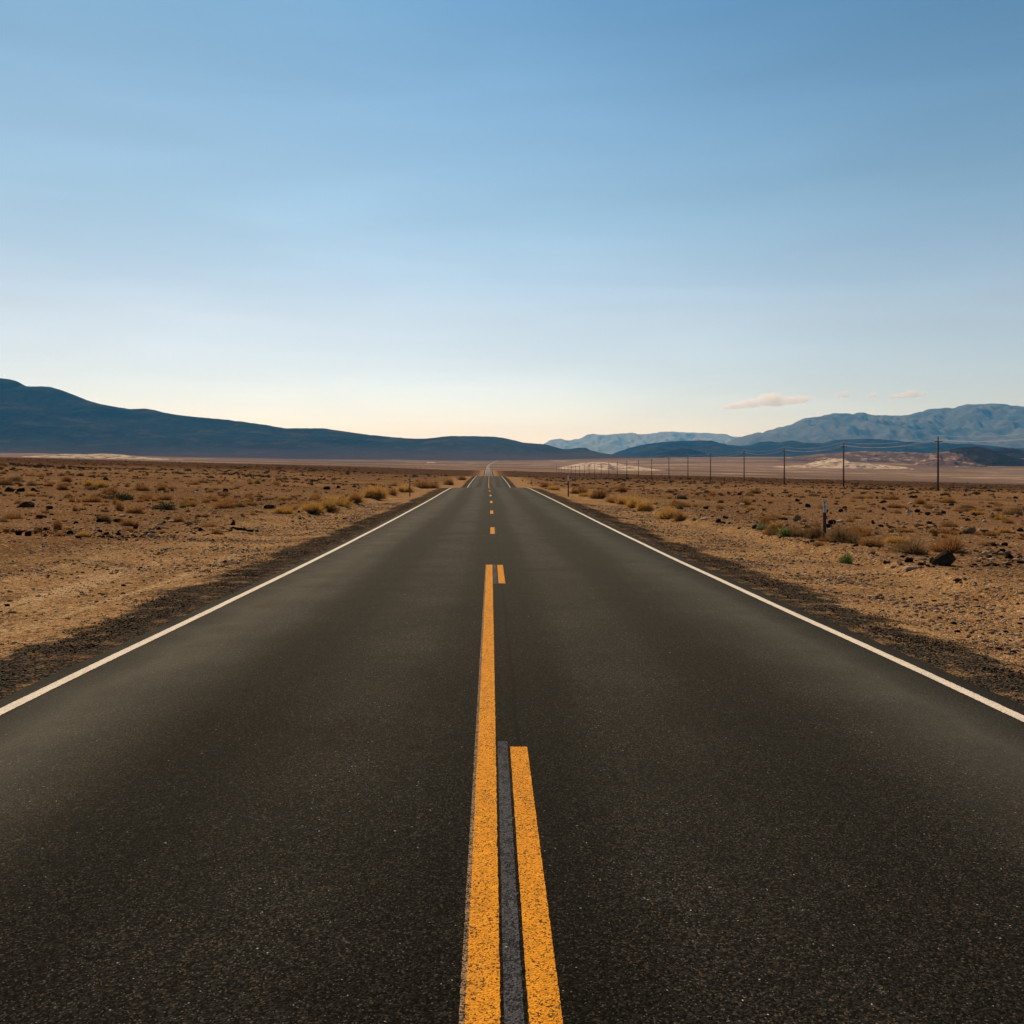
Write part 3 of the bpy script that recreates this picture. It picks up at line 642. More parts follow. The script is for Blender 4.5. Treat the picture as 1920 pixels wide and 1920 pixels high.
def twig_bush(seed, mat, n=1400, width=0.011, upright=0.35, clump=5, leaf=False):
    """a unit bush (1 wide, about 0.55 high): many fine curved twigs rising from a few root points"""
    rr = np.random.default_rng(seed)
    cen = rr.normal(0, 0.14, (clump, 2)); ch = rr.uniform(0.72, 1.0, clump); cr = rr.uniform(0.62, 1.0, clump)
    k = rr.integers(0, clump, n)
    az = rr.uniform(0, 2 * np.pi, n); el = np.arccos(rr.uniform(0.05, 1, n)) * (1 - 0.35 * upright)
    L = rr.uniform(0.55, 1.0, n) ** 0.6 * 0.36 * cr[k]
    d = np.stack([np.sin(el) * np.cos(az), np.sin(el) * np.sin(az), np.cos(el) * ch[k] * 1.35], 1)
    r0 = np.concatenate([cen[k] + rr.normal(0, 0.045, (n, 2)), np.zeros((n, 1)) - 0.02], 1)
    if leaf:                                    # short leafy blades spread through the volume
        r0 = r0 + d * (L * rr.uniform(0.15, 0.95, n))[:, None]; d = d + rr.normal(0, 0.5, (n, 3)); L = L * rr.uniform(0.16, 0.34, n)
    bend = rr.normal(0, 0.10, (n, 3)) * L[:, None] * 2; bend[:, 2] -= 0.05 * np.sin(el)
    sidev = np.cross(d, rr.normal(size=(n, 3))); sidev /= np.linalg.norm(sidev, axis=1)[:, None] + 1e-9
    w = width * rr.uniform(0.6, 1.5, n)[:, None]
    V, UV = [], []
    u = rr.uniform(0, 1, n)
    for f, ws in ((0.0, 0.8), (0.55, 1.0), (1.0, 0.25)):
        c = r0 + d * (L * f)[:, None] + bend * f * f
        c[:, 2] = np.maximum(c[:, 2], -0.02)
        V += [c - sidev * w * ws * .5, c + sidev * w * ws * .5]
        UV += [np.stack([u, np.full(n, f)], 1)] * 2
    V = np.stack(V, 1).reshape(-1, 3); UV = np.stack(UV, 1).reshape(-1, 2)
    i = np.arange(n)[:, None] * 6
    Fc = np.concatenate([i + np.array([[0, 1, 3, 2]]), i + np.array([[2, 3, 5, 4]])])
    return mesh_np('bush', V, Fc, mat, UV)
BUSH = {
    'golden': [twig_bush(400 + i, M_GOLD, 1900, 0.012, 0.2) for i in range(4)],
    'rust': [twig_bush(420 + i, M_RUST, 1000, 0.011, 0.4) for i in range(5)],
    'brown': [twig_bush(440 + i, M_BROWN, 1300, 0.011, 0.3, 6) for i in range(4)],
    'green': [twig_bush(460 + i, M_GREEN, 1800, 0.022, 0.6, 5, True) for i in range(3)],
    'sage': [twig_bush(480 + i, M_SAGE, 1800, 0.022, 0.4, 6, True) for i in range(3)],
    'olive': [twig_bush(500 + i, M_OLIVE, 1300, 0.028, 0.3, 6, True) for i in range(4)],
    'wispy': [twig_bush(520 + i, M_RUST, 420, 0.009, 0.9, 3) for i in range(3)],
}
BNAME = {'golden': 'dry_bush', 'rust': 'dry_bush', 'brown': 'dry_bush', 'wispy': 'dry_bush', 'green': 'green_bush', 'sage': 'green_bush', 'olive': 'dark_shrub'}
def put_bush(kind, x, y, z, w, h, rz, idx, label, group=None):
    ms = BUSH[kind]; o = link(BNAME[kind], ms[idx % len(ms)], loc=(x, y, z - 0.01)); o.scale = (w / .84, w / .84, h / 0.46); o.rotation_euler = (0, 0, rz)
    tag(o, label, 'bush', group); return o
def bush_px(kind, px, py, w, h, label, idx=0, group=None):
    x, y, z = at(px, py); return put_bush(kind, x, y, z, 1.12 * w * y / F, (1.3 if BNAME[kind] == 'dry_bush' else 1.0) * h * y / F, random.uniform(0, 6), idx, label, group)

HB = [('green', 1585, 1056, 31, 27, 'fresh green bush standing alone on the right gravel shoulder'),
 ('green', 1476, 1005, 32, 24, 'brightest green bush left of the white topped postmile post'),
 ('sage', 1427, 992, 34, 17, 'grey green bush at the left end of the roadside clump'),
 ('golden', 1452, 993, 34, 19, 'yellow bush between the two green bushes on the right'),
 ('rust', 1437, 985, 26, 18, 'orange bush behind the grey green bush'),
 ('brown', 1521, 1009, 46, 28, 'brown bush against the left side of the postmile post'),
 ('brown', 1592, 1018, 58, 36, 'large brown bush right of the postmile post'),
 ('rust', 1640, 1024, 44, 20, 'low rusty bush along the bank right of the large brown bush'),
 ('brown', 1703, 1037, 62, 30, 'olive brown bush up the bank from the pale slab'),
 ('rust', 1777, 1036, 58, 34, 'reddish bush directly behind the big black boulder'),
 ('golden', 1211, 959, 30, 22, 'round golden bush nearest the right road edge'),
 ('golden', 1186, 953, 40, 25, 'yellow bush left of the round golden bush'),
 ('golden', 1170, 945, 28, 19, 'yellow bush behind the round golden bush on the right'),
 ('golden', 1255, 972, 44, 24, 'yellow bush right of the round golden bush'),
 ('rust', 1276, 976, 30, 19, 'rusty bush touching the yellow bush at the bank'),
 ('rust', 1154, 941, 34, 12, 'low orange bush beside the yellow bushes on the right'),
 ('rust', 1128, 935, 40, 22, 'broad rust bush right of the roadside paddle'),
 ('golden', 1095, 931, 20, 9, 'small golden bush at the foot of the right roadside paddle'),
 ('rust', 1082, 926, 30, 18, 'orange bush just right of the roadside paddle'),
 ('rust', 1165, 922, 26, 14, 'rust bush standing apart behind the yellow bushes'),
 ('golden', 1037, 919, 20, 12, 'golden bush between the road crest and the right paddle'),
 ('rust', 1020, 913, 24, 10, 'orange bush just past the crest on the right'),
 ('green', 1301, 976, 10, 9, 'tiny green bush on the right bank below the rusty bushes'),
 ('green', 1190, 960, 7, 5, 'tiny green tuft under the round golden bush'),
 ('golden', 532, 963, 40, 18, 'round golden bush alone on the left side'),
 ('golden', 585, 961, 44, 23, 'largest golden bush left of the road'),
 ('golden', 613, 958, 32, 21, 'golden bush joined to the right of the largest one'),
 ('sage', 629, 957, 14, 9, 'small olive bush at the end of the golden bushes'),
 ('golden', 632, 948, 46, 22, 'tall golden bush behind the largest one on the left'),
 ('rust', 665, 942, 36, 20, 'rust bush between the golden bushes and the left posts'),
 ('golden', 705, 934, 40, 24, 'broad golden bush left of the slim roadside post'),
 ('rust', 738, 929, 34, 18, 'orange bush next to the broad golden bush at left'),
 ('golden', 758, 923, 30, 20, 'golden bush touching the slim roadside post'),
 ('rust', 803, 916, 42, 20, 'orange bush right of the slim roadside post'),
 ('brown', 789, 913, 12, 10, 'dark brown bush below the orange bush by the post'),
 ('rust', 838, 909, 26, 13, 'orange bush just left of the road crest'),
 ('rust', 862, 900, 26, 10, 'rust bush beyond the first crest at left'),
 ('wispy', 105, 991, 24, 28, 'wispy grey brown bush on the gravel at far left'),
 ('wispy', 230, 958, 22, 26, 'tall thin rust tuft with dark base on the left plain'),
 ('wispy', 215, 946, 16, 16, 'thin rust tuft behind the tall thin one'),
 ('wispy', 265, 959, 12, 14, 'little thin tuft right of the tall thin rust tuft'),
 ('wispy', 147, 942, 20, 14, 'thin rust tuft above the squarish dark rock'),
 ('wispy', 138, 958, 16, 14, 'faint rust tuft left of the tall thin one'),
 ('rust', 120, 919, 18, 18, 'rust bush right of the three black rocks'),
 ('rust', 122, 903, 24, 13, 'rust bush behind the upright black rock'),
 ('rust', 302, 919, 16, 12, 'rust bush above the thin tufts at left'),
 ('green', 344, 952, 12, 10, 'small olive green bush on the left plain'),
 ('brown', 427, 950, 13, 10, 'dark brown bush left of the golden bushes'),
 ('brown', 483, 907, 14, 10, 'dark brown bush far out on the left plain')]
for i, (k, px, py, w, h, lab) in enumerate(HB): bush_px(k, px, py, w, h, lab, i)

# ------------------------------------------------------------------ scattered rocks and bushes over the plain
ORD = ['first', 'second', 'third', 'fourth', 'fifth', 'sixth', 'seventh', 'eighth', 'ninth', 'tenth', 'eleventh', 'twelfth']
NUM = ['', 'one', 'two', 'three', 'four', 'five', 'six', 'seven', 'eight', 'nine', 'ten', 'eleven', 'twelve']
def zone(px, Y):
    for lim, a in ((160, 'under the left ridge top'), (330, 'below the left sand strip'), (520, 'left of golden bushes'), (700, 'behind left golden bushes'), (921, 'near slim left post'),
                   (1100, 'near the right paddle'), (1300, 'below the farthest poles'), (1440, 'below the middle poles'), (1600, 'behind the postmile post'), (1740, 'between two nearest poles'), (9999, 'below the nearest pole')):
        if px < lim: break
    d = 'close' if Y < 45 else 'midway' if Y < 85 else 'far' if Y < 170 else 'farthest'
    return d, a

def scatter(n, ymin, ymax, size_fn, dens, seed, amax=0.53):
    rr = np.random.default_rng(seed); out = []
    Yc = np.exp(rr.uniform(math.log(ymin), math.log(ymax), n * 6)); a = rr.uniform(-0.80, 0.82, n * 6)
    X = a * Yc; s = X - xc(Yc)
    keep = (np.abs(s) > 7.2 + 0.8 * rr.random(n * 6)) & (rr.random(n * 6) < dens(X, Yc))
    keep &= ~((s < 0) & (s > -13) & (Yc < 25))
    X, Yc = X[keep][:n], Yc[keep][:n]
    return X, Yc, size_fn(rr, len(X)), rr
def assign(items, noun, gname):
    """items: (kind, px, Y, size word, object): a label that finds each one among its neighbours"""
    cells = {}
    for it in items: cells.setdefault((it[0], it[3], zone(it[1], it[2])), []).append(it)
    for (k, sz, (d, a)), L in cells.items():
        L.sort(key=lambda q: q[1]); n = len(L)
        for j, q in enumerate(L):
            if n == 1: lab = f'only {sz} {k} {noun} {d} {a}'
            elif n == 2: lab = f'{["left", "right"][j]} of two {sz} {k} {noun}s {d} {a}'.replace('bushs', 'bushes')
            elif n <= 8: lab = f'{ORD[j]} from left of {NUM[n]} {sz} {k} {noun}s {d} {a}'.replace('bushs', 'bushes')
            else: lab = f'{sz} {k} {noun} among many {d} {a}'
            if n > 8: q[4]['group'] = f'{sz} {k} {noun}s {d} {a}'.replace('bushs', 'bushes')
            else: q[4]['group'] = gname
            q[4]['label'] = lab

def rocks_scatter():
    dens = lambda X, Y: np.clip(0.10 + 1.6 * np.maximum(fbm(X / 18, Y / 11, 3, 81) + 0.02, 0) * 2, 0, 1)
    size = lambda rr, n: np.minimum(0.065 * (1 - rr.random(n)) ** -0.5, 0.55)
    X, Y, sz, rr = scatter(5800, 19, 420, size, dens, 5)
    sz = np.minimum(sz, 0.10 + 0.0045 * Y); app = sz / Y * np.where((X / Y > -0.485) & (X / Y < 0.525), 1, 0.01); order = np.argsort(-app); Z = ground_z(X, Y)
    items = []; rest = []
    for r_, i in enumerate(order):
        kd = rr.choice(['dark', 'dark', 'dark', 'brown', 'pale'])
        if r_ < 165:
            o = put_rock(kd, X[i], Y[i], Z[i], sz[i], rr.uniform(0, 6), rr.uniform(0.75, 1.3), int(rr.integers(20)))
            items.append(({'dark': 'black', 'brown': 'brown', 'pale': 'pale'}[kd], VX + F * X[i] / Y[i], Y[i], 'large' if app[i] * F > 9 else 'small', o))
        else: rest.append((X[i], Y[i], Z[i], sz[i], kd))
    assign(items, 'rock', 'rocks strewn over the plain')
    return rest
ROCK_REST = rocks_scatter()

def merge_lowpoly(name, pts, protos, mats, matmap, label, cat, rr):
    """pts: (x, y, z, sx, sz, kind); one mesh of many small copies (nobody could count them)"""
    A = np.array([q[:5] for q in pts], float); K = np.array([matmap[q[5]] for q in pts]); which = rr.integers(0, len(protos), len(pts))
    VV, FF, MI, base = [], [], [], 0
    for w, (P, T) in enumerate(protos):
        B = A[which == w]; n = len(B)
        if not n: continue
        a = rr.uniform(0, 6.28, n)[:, None]; c, s_ = np.cos(a), np.sin(a)
        Q = np.stack([(P[:, 0] * c - P[:, 1] * s_) * B[:, 3:4] + B[:, 0:1], (P[:, 0] * s_ + P[:, 1] * c) * B[:, 3:4] + B[:, 1:2], P[:, 2] * B[:, 4:5] + B[:, 2:3]], -1)
        VV.append(Q.reshape(-1, 3)); FF.append((T[None] + (np.arange(n) * len(P))[:, None, None] + base).reshape(-1, T.shape[1])); MI.append(np.repeat(K[which == w], len(T))); base += n * len(P)
    o = link(name, mesh_np(name, np.concatenate(VV), np.concatenate(FF), mats[0], matidx=np.concatenate(MI), extra=mats[1:]))
    tag(o, label, cat, kind='stuff'); return o
def ico(seed, sub=1):
    rr = np.random.default_rng(seed); bm = bmesh.new(); bmesh.ops.create_icosphere(bm, subdivisions=sub, radius=0.5)
    P = np.array([v.co[:] for v in bm.verts]); T = np.array([[v.index for v in f.verts] for f in bm.faces]); bm.free()
    P = P * (1 + rr.uniform(-0.28, 0.22, (len(P), 1))) * np.array([1, rr.uniform(.6, .95), rr.uniform(.5, .8)])
    P[:, 2] += 0.12; return P, T
STONES = [ico(600 + i) for i in range(14)]
MS = [M_ROCKD, M_ROCKB, M_ROCKP]; MM = {'dark': 0, 'brown': 1, 'pale': 2}
rr0 = np.random.default_rng(91)
merge_lowpoly('stones', [(x, y, z, s_, s_ * 0.8, k) for (x, y, z, s_, k) in ROCK_REST], STONES, MS, MM, 'small stones strewn over the desert plain', 'stones', rr0)

def gravel():
    rr = np.random.default_rng(93); pts = []
    for sd in (-1, 1):
        n = 135000
        Y = np.exp(rr.uniform(math.log(6.5), math.log(55), n)); off = 4.0 + np.abs(rr.normal(0, 1, n)) ** 1.2 * 4.6
        s = sd * off; X = s + xc(Y); a = np.abs(X / Y) < 0.85
        clus = rr.random(n) < np.clip(0.35 + 1.3 * fbm(X / 1.4, Y / 1.4, 3, 95), 0.05, 1)
        k = a & clus & ~((s < -4.9) & (s > -8.5) & (Y < 17) & (rr.random(n) < 0.7)); X, Y, off = X[k], Y[k], off[k]; Z = ground_z(X, Y)
        sz = np.minimum(0.0085 * (1 - rr.random(len(X))) ** -0.55 * (1 + Y / 40), 0.085)
        for x, y, z, q, o_ in zip(X, Y, Z, sz, off):
            if o_ < 4.9: q = min(q, 0.032)
            if o_ < 4.7: kd = 'dark' if rr.random() < 0.7 else 'brown'
            else: kd = ('dark', 'brown', 'brown', 'brown', 'pale', 'brown', 'pale', 'brown')[int(rr.integers(8))]
            pts.append((x, y, z, q, q * 0.75, kd))
    n = 1100                                    # dark clods added in a strip as the shade of the left bank
    X = rr.uniform(-12.6, -6.2, n); Y = 26.1 + 0.5 * fbm(X / 3, X * 0 + 2.2, 3, 47) + rr.normal(0, 0.22, n); k = rr.random(n) < np.clip(0.5 + 1.3 * fbm(X / 1.1, X * 0 + 4.4, 3, 48), 0.05, 1)
    for x, y, z, q in zip(X[k], Y[k], ground_z(X[k], Y[k]), np.minimum(0.02 * (1 - rr.random(int(k.sum()))) ** -0.6, 0.13)): pts.append((x, y, z, q, q * 0.6, 'dark' if rr.random() < .75 else 'brown'))
    merge_lowpoly('gravel', pts, STONES, MS, MM, 'loose gravel on the road shoulders', 'gravel', rr)
gravel()
def road_grit():
    rr = np.random.default_rng(97); n = 420
    Y = np.exp(rr.uniform(math.log(3.2), math.log(32), n)); s = rr.uniform(-3.7, 3.8, n); X = s + xc(Y); Z = surf_z(s, Y)
    pts = [(x, y, z + 0.001, q, q * 0.7, 'pale' if rr.random() < .8 else 'brown') for x, y, z, q in zip(X, Y, Z, np.minimum(0.0055 * (1 - rr.random(n)) ** -0.4, 0.016))]
    merge_lowpoly('road_grit', pts, STONES, MS, MM, 'bright specks of grit lying on the asphalt', 'grit', rr)
road_grit()

def bush_scatter():
    dens = lambda X, Y: np.clip(0.16 + 1.5 * np.maximum(fbm(X / 26, Y / 15, 3, 83), 0) * 2, 0, 1)
    size = lambda rr, n: np.clip(rr.lognormal(math.log(0.45), 0.42, n), 0.18, 1.4)
    X, Y, sz, rr = scatter(5500, 24, 900, size, dens, 6)
    thin = rr.random(len(X)) < np.clip(0.12 + Y / 150, 0, 1); X, Y, sz = X[thin], Y[thin], sz[thin]
    app = sz / Y * np.where((X / Y > -0.485) & (X / Y < 0.525), 1, 0.01); order = np.argsort(-app); Z = ground_z(X, Y)
    items, rest, nd = [], [], {'dry_bush': 0, 'dark_shrub': 0}
    for i in order:
        far = Y[i] > 120
        p = [0.06, 0.46, 0.18, 0.24, 0.06] if not far else [0.03, 0.30, 0.17, 0.05, 0.45]
        kd = str(rr.choice(['golden', 'rust', 'brown', 'wispy', 'olive'], p=p))
        nm = BNAME[kd]
        h = sz[i] * rr.uniform(0.38, 0.62)
        if nd[nm] < (200 if nm == 'dry_bush' else 110):
            nd[nm] += 1
            o = put_bush(kd, X[i], Y[i], Z[i], sz[i], h, rr.uniform(0, 6), int(rr.integers(20)), None)
            items.append(({'wispy': 'thin rust', 'olive': 'dark olive'}.get(kd, kd), VX + F * X[i] / Y[i], Y[i], 'large' if app[i] * F > 22 else 'small', o))
        else: rest.append((X[i], Y[i], Z[i], sz[i], h, kd))
    assign(items, 'bush', 'bushes dotted over the plain')
    return rest
BUSH_REST = bush_scatter()

def brush_proto(seed, n):
    me = twig_bush(seed, M_RUST, n, 0.05, 0.4, 4)
    P = np.empty(len(me.vertices) * 3, np.float32); me.vertices.foreach_get('co', P); P = P.reshape(-1, 3)
    T = np.array([p.vertices[:] for p in me.polygons]); bpy.data.meshes.remove(me); return P, T
BP = [brush_proto(700 + i, 60) for i in range(6)]
M_SC = [simple('far_rust_brush', (0.20, 0.088, 0.032), 1, 0), simple('far_golden_brush', (0.28, 0.15, 0.045), 1, 0), simple('far_brown_brush', (0.12, 0.066, 0.030), 1, 0), simple('far_olive_brush', (0.030, 0.030, 0.016), 1, 0)]
SMAP = {'rust': 0, 'wispy': 0, 'golden': 1, 'brown': 2, 'olive': 3}
merge_lowpoly('brush', [(x, y, z, w / .84, h / .46, k) for (x, y, z, w, h, k) in BUSH_REST], BP, M_SC, SMAP, 'low dry brush covering the far plain', 'brush', np.random.default_rng(99))

def far_cover():                                # brush that reads as one dark mass at the rim of the plain, and stubble nearer
    rr = np.random.default_rng(101); pts = []
    n = 14000
    Y = np.exp(rr.uniform(math.log(150), math.log(1240), n)); a = rr.uniform(-.82, .85, n); X = a * Y
    k = np.abs(X - xc(Y)) > 9 + 0.01 * Y
    k &= rr.random(n) < np.clip(0.35 + 1.4 * fbm(X / 60, Y / 30, 3, 103), 0.03, 1)
    X, Y = X[k], Y[k]; Z = ground_z(X, Y)
    for x, y, z in zip(X, Y, Z):
        w = rr.uniform(0.5, 1.5) * (1 + y / 900); pts.append((x, y, z, w, w * rr.uniform(.45, .8), ('rust', 'brown', 'brown', 'olive', 'olive', 'olive')[int(rr.integers(6))]))
    n = 8200                                    # stubble
    Y = np.exp(rr.uniform(math.log(26), math.log(160), n)); a = rr.uniform(-.8, .82, n); X = a * Y
    k = (np.abs(X - xc(Y)) > 8.5) & (rr.random(n) < np.clip(0.1 + 1.7 * fbm(X / 14, Y / 9, 3, 105), 0.0, 1))
    X, Y = X[k], Y[k]; Z = ground_z(X, Y)
    for x, y, z in zip(X, Y, Z):
        w = rr.uniform(0.15, 0.4); pts.append((x, y, z, w, w * 0.9, ('rust', 'rust', 'golden', 'brown')[int(rr.integers(4))]))
    merge_lowpoly('dry_grass', pts, BP, M_SC, SMAP, 'rust coloured stubble and far scrub over the plain', 'grass', rr)
far_cover()

# ------------------------------------------------------------------ utility poles and wires
M_POLE = simple('tarred_pole_wood', (0.075, 0.040, 0.025), 0.85, 0.2, 0, 0.4, 3.0)
M_ARM = simple('grey_crossarm_wood', (0.060, 0.045, 0.035), 0.85, 0.2)
M_INS = simple('insulator_porcelain', (0.30, 0.26, 0.22), 0.35, 0.5)
M_STEEL = simple('galvanised_steel', (0.30, 0.30, 0.30), 0.5, 0.5, 0.7)
M_WIRE = simple('bare_aluminium_wire', (0.42, 0.38, 0.35), 0.5, 0.5, 0.6)

def tube(bm, p0, p1, r0, r1, n=10):
    p0, p1 = Vector(p0), Vector(p1); d = p1 - p0
    m = Matrix.Translation((p0 + p1) / 2) @ d.to_track_quat('Z', 'Y').to_matrix().to_4x4()
    bmesh.ops.create_cone(bm, cap_ends=True, segments=n, radius1=r0, radius2=r1, depth=d.length, matrix=m)
def box(bm, c, size, bev=0.0, rot=None):
    m = Matrix.Translation(c) @ (rot.to_4x4() if rot else Matrix.Identity(4)) @ Matrix.Diagonal((*size, 1))
    g = bmesh.ops.create_cube(bm, size=1.0, matrix=m)
    if bev:
        es = list({e for v in g['verts'] for e in v.link_edges}); bmesh.ops.bevel(bm, geom=es, offset=bev, segments=2, affect='EDGES', profile=0.6)

PH, ARM_Z, ARM_W = 9.0, 8.22, 1.36
def make_pole(loc):
    p = empty('utility_pole', loc)
    bm = bmesh.new(); tube(bm, (0, 0, -0.6), (0, 0, PH), 0.165, 0.115, 14); link('pole', bm_mesh('pole', bm, M_POLE, True), p)
    bm = bmesh.new(); box(bm, (0, -0.17, ARM_Z), (ARM_W, 0.10, 0.13), 0.012); link('crossarm', bm_mesh('crossarm', bm, M_ARM), p)
    bm = bmesh.new()
    for s_ in (-1, 1): tube(bm, (s_ * 0.42, -0.19, ARM_Z - 0.03), (s_ * 0.05, -0.15, ARM_Z - 0.48), 0.018, 0.018, 6)
    link('arm_brace', bm_mesh('arm_brace', bm, M_STEEL), p)
    for (x, y, z) in ((-ARM_W / 2 + .08, -0.17, ARM_Z + 0.065), (ARM_W / 2 - .08, -0.17, ARM_Z + 0.065), (0, 0, PH)):
        bm = bmesh.new(); tube(bm, (x, y, z), (x, y, z + 0.16), 0.014, 0.014, 6); tube(bm, (x, y, z + .14), (x, y, z + .20), .060, .045, 10); tube(bm, (x, y, z + .20), (x, y, z + .27), .036, .030, 10)
        link('insulator', bm_mesh('insulator', bm, M_INS, True), p)
    return p
POLE_X = 72.8; POLE_DX = [0, .4, -.5, -.55, 0, -.6, .1, .4]; poles = []
def pole_at(d, dx=0.0):
    x = POLE_X + dx; return (x, d, float(ground_z(x, d)) - 0.02)
pole_ds = [166 + 41.9 * k for k in range(-1, 24)]
proto = None
for k, d in enumerate(pole_ds):
    loc = pole_at(d, POLE_DX[k] if k < len(POLE_DX) else random.uniform(-.25, .25))
    if proto is None: p = proto = make_pole(loc)
    else: p = copy_tree(proto, loc, random.uniform(-.04, .04))
    if k == 0: lab = 'nearest utility pole of the line, past the right edge of the view'
    elif k == 1: lab = 'tallest looking wooden utility pole near the right edge'
    elif k <= 10: lab = f'{ORD[k - 1]} wooden utility pole counted from the right edge'
    else: lab = 'tiny distant utility pole in the row before the bright sand slope'
    tag(p, lab, 'utility pole', 'wooden utility poles along the line' if k <= 10 else 'distant utility poles before the bright sand slope')
    poles.append(loc)
def wire(off, label):
    pts = []
    for (a, b) in zip(poles[:-1], poles[1:]):
        A = Vector(a) + Vector(off); B = Vector(b) + Vector(off)
        n = 14 if a[1] < 500 else 6
        for i in range(n): q = i / n; c = A.lerp(B, q); c.z -= 0.85 * 4 * q * (1 - q); pts.append(c)
    pts.append(Vector(poles[-1]) + Vector(off))
    P = np.array([c[:] for c in pts]); T = np.gradient(P, axis=0); T /= np.linalg.norm(T, axis=1)[:, None]
    n1 = np.cross(T, (0, 0, 1.0)); n1 /= np.linalg.norm(n1, axis=1)[:, None]; n2 = np.cross(n1, T)
    ang = np.arange(6) / 6 * 2 * np.pi
    V = P[:, None] + 0.010 * (np.cos(ang)[None, :, None] * n1[:, None] + np.sin(ang)[None, :, None] * n2[:, None])
    m = len(P); i = np.arange(m - 1)[:, None] * 6; j = np.arange(6)[None]; j2 = (j + 1) % 6
    Fc = np.stack([i + j, i + j2, i + 6 + j2, i + 6 + j], -1).reshape(-1, 4)
    o = link('power_line', mesh_np('power_line', V.reshape(-1, 3), Fc, M_WIRE, smooth=True)); tag(o, label, 'wire', 'wires along the utility poles')
wire((0, 0, PH + .25), 'topmost pale wire strung over the tips of the utility poles')
wire((-ARM_W / 2 + .08, -0.17, ARM_Z + .31), 'lower pale wire on the left crossarm ends of the poles')
wire((ARM_W / 2 - .08, -0.17, ARM_Z + .31), 'lower pale wire on the right crossarm ends of the poles')

# ------------------------------------------------------------------ roadside posts
M_RUSTPOST = simple('brown_post_steel', (0.060, 0.026, 0.018), 0.7, 0.3, 0, 0.4, 20)
M_GREYPOST = simple('weathered_grey_post', (0.075, 0.072, 0.066), 0.7, 0.3, 0, 0.3, 20)
M_PANEL = simple('white_sheeting', (0.62, 0.60, 0.56), 0.5, 0.4, 0, 0.12, 20)
M_MARK = simple('black_lettering', (0.012, 0.012, 0.012), 0.7, 0.2)
M_REFL = simple('reflector', (0.55, 0.50, 0.42), 0.3, 0.5)
def post(px, py_base, hpx, wid, label, panel=0.0, marks=False, mat=None, grp=None, reflector=False, lean=0.0):
    x, y, z = at(px, py_base); h = hpx * y / F
    p = empty('marker_post', (x, y, z)); p.rotation_euler = (0, lean, 0.06)
    bm = bmesh.new(); box(bm, (0, 0, h * (1 - panel) / 2 - 0.1), (wid, 0.035, h * (1 - panel) + 0.2), 0.006)
    link('post', bm_mesh('post', bm, mat or M_RUSTPOST), p)
    if panel:
        ph = h * panel
        bm = bmesh.new(); box(bm, (0, -0.012, h - ph / 2 + 0.006), (wid * 1.12, 0.012, ph), 0.004)
        pl = link('sign_panel', bm_mesh('sign_panel', bm, M_PANEL), p)
        bm = bmesh.new(); box(bm, (0, 0.004, h - ph / 2), (wid * .8, 0.018, ph * 0.99), 0.003); link('panel_back', bm_mesh('panel_back', bm, M_GREYPOST), p)
        if marks:
            yy = -0.0205; u = ph / 10; w = wid            # three worn characters too small to read, under a dark top edge
            for nm, bars in (('top_edge', [(0, 9.6, 1.05, .55)]), ('character', [(-.02, 8.55, .5, .42), (-.16, 7.7, .18, 1.3), (.18, 8.0, .16, .7)]),
                             ('character', [(0, 5.95, .52, .4), (-.17, 5.05, .17, 1.42), (.17, 5.05, .17, 1.42), (0, 4.15, .52, .4)]), ('character', [(.02, 2.4, .2, 1.9), (.02, 1.26, .46, .34)])):
                bm = bmesh.new()
                for (cx, cz, sx, sz) in bars: box(bm, (cx * w, yy, h - ph + cz * u), (sx * w, 0.004, sz * u))
                link(nm, bm_mesh(nm, bm, M_MARK), pl)
    if reflector:
        bm = bmesh.new(); tube(bm, (0, -0.030, h - .12), (0, -0.018, h - .12), 0.036, 0.036, 14); link('reflector', bm_mesh('reflector', bm, M_REFL), p)
    tag(p, label, 'marker post', grp); return p
post(1546, 1013, 74, 0.083, 'brown postmile post with white lettered top beside large brown bush', 0.30, True)
post(1065.5, 931, 39, 0.085, 'slim post with pale paddle top right of the road before the crest', 0.26, False)
post(768.5, 931, 38, 0.075, 'slim dark grey post left of the road before the crest', 0.0, False, M_GREYPOST, reflector=True)
post(996, 910, 11, 0.08, 'short dark post beside the dip right of the road', 0.0, False, M_RUSTPOST)
post(784, 903, 10, 0.09, 'faint far post right of the slim left post', 0.0, False, M_GREYPOST)
post(1358, 906.5, 11, 0.14, 'stubby brown post standing out on the right plain', 0.0, False, M_RUSTPOST)

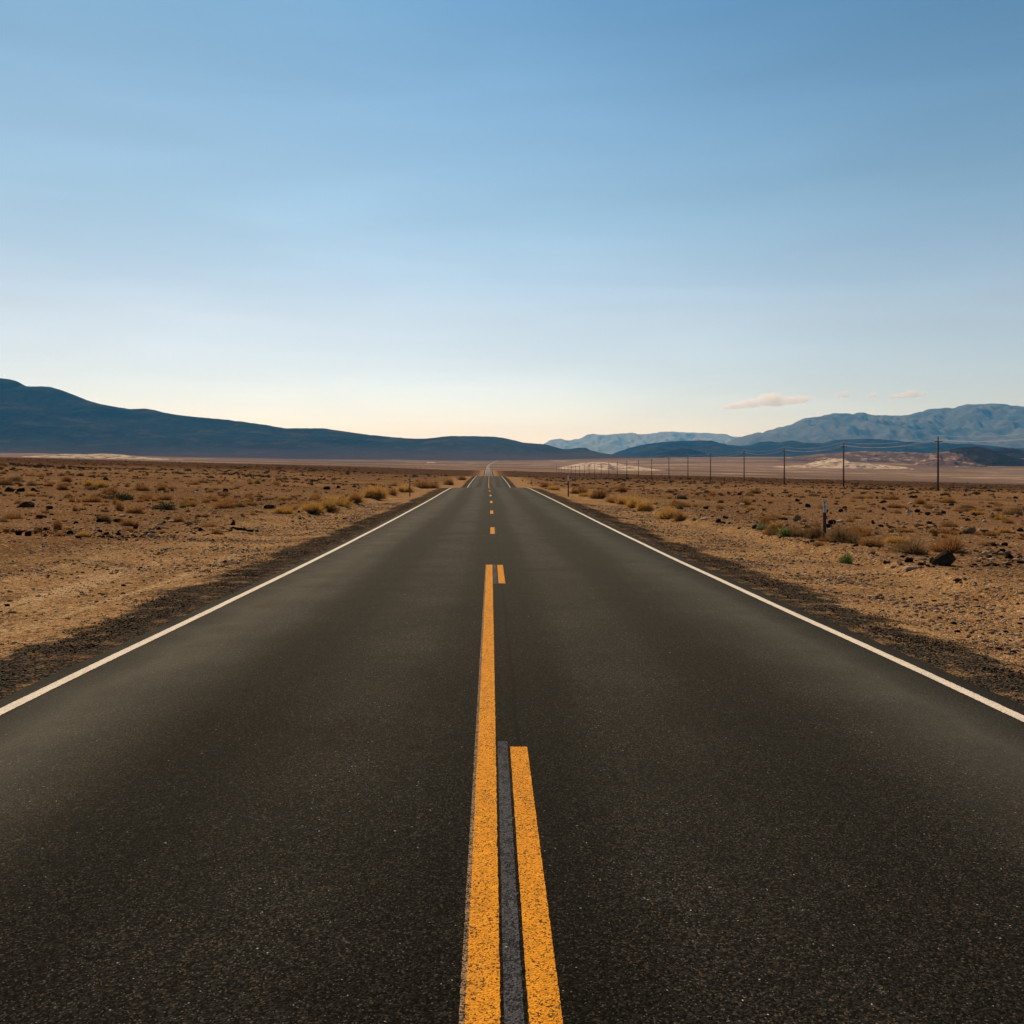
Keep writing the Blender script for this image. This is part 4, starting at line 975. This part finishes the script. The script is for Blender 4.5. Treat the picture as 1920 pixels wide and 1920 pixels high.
# ------------------------------------------------------------------ scrap of red litter
def litter():
    x, y, z = at(60, 929.5)
    bm = bmesh.new(); bmesh.ops.create_cone(bm, cap_ends=True, segments=12, radius1=0.055, radius2=0.05, depth=0.19, matrix=Matrix.Translation((0, 0, 0.06)) @ Matrix.Rotation(R(72), 4, 'Y'))
    for v in bm.verts: v.co += Vector((random.uniform(-.02, .02), random.uniform(-.02, .02), random.uniform(-.012, .02)))
    o = link('litter', bm_mesh('litter', bm, simple('faded_red_plastic', (0.62, 0.035, 0.02), 0.5, 0.4)), loc=(x, y, z)); tag(o, 'tiny red scrap of litter below three black rocks at left', 'litter')
litter()

# ------------------------------------------------------------------ distant car
def car():
    d = 1960.0; x = float(xc(d)) + 1.75; z = float(zr(d)) + 0.05
    root = empty('car', (x, d, z)); tag(root, 'tiny white car far away where the road climbs', 'car')
    body = simple('white_car_paint', (0.75, 0.74, 0.72), 0.25, 0.5, 0, 0.03); glass = simple('car_glass', (0.02, 0.022, 0.025), 0.08, 0.6); rub = simple('tyre_rubber', (0.02, 0.02, 0.02), 0.9)
    prof = [(-2.2, .35), (-2.25, .75), (-1.35, .92), (-.7, 1.42), (.95, 1.45), (1.85, 1.0), (2.2, .95), (2.25, .35)]
    bm = bmesh.new(); L = [bm.verts.new((-.88, p, q)) for p, q in prof]; Rr = [bm.verts.new((.88, p, q)) for p, q in prof]
    bm.faces.new(L); bm.faces.new(Rr[::-1])
    for i in range(len(prof)): j = (i + 1) % len(prof); bm.faces.new((L[j], L[i], Rr[i], Rr[j]))
    bmesh.ops.recalc_face_normals(bm, faces=bm.faces); link('body', bm_mesh('body', bm, body), root)
    bm = bmesh.new(); box(bm, (0, -1.05, 1.17), (1.45, .05, .42), 0, Matrix.Rotation(R(-52), 3, 'X')); link('windscreen', bm_mesh('windscreen', bm, glass), root)
    for sx in (-.80, .80):
        for yy in (-1.4, 1.4):
            bm = bmesh.new(); tube(bm, (sx - .1, yy, .32), (sx + .1, yy, .32), .32, .32, 16); link('wheel', bm_mesh('wheel', bm, rub), root)
        bm = bmesh.new(); box(bm, (sx * .85, -2.24, .68), (.3, .06, .16), .02); link('headlight', bm_mesh('headlight', bm, M_PANEL), root)
car()
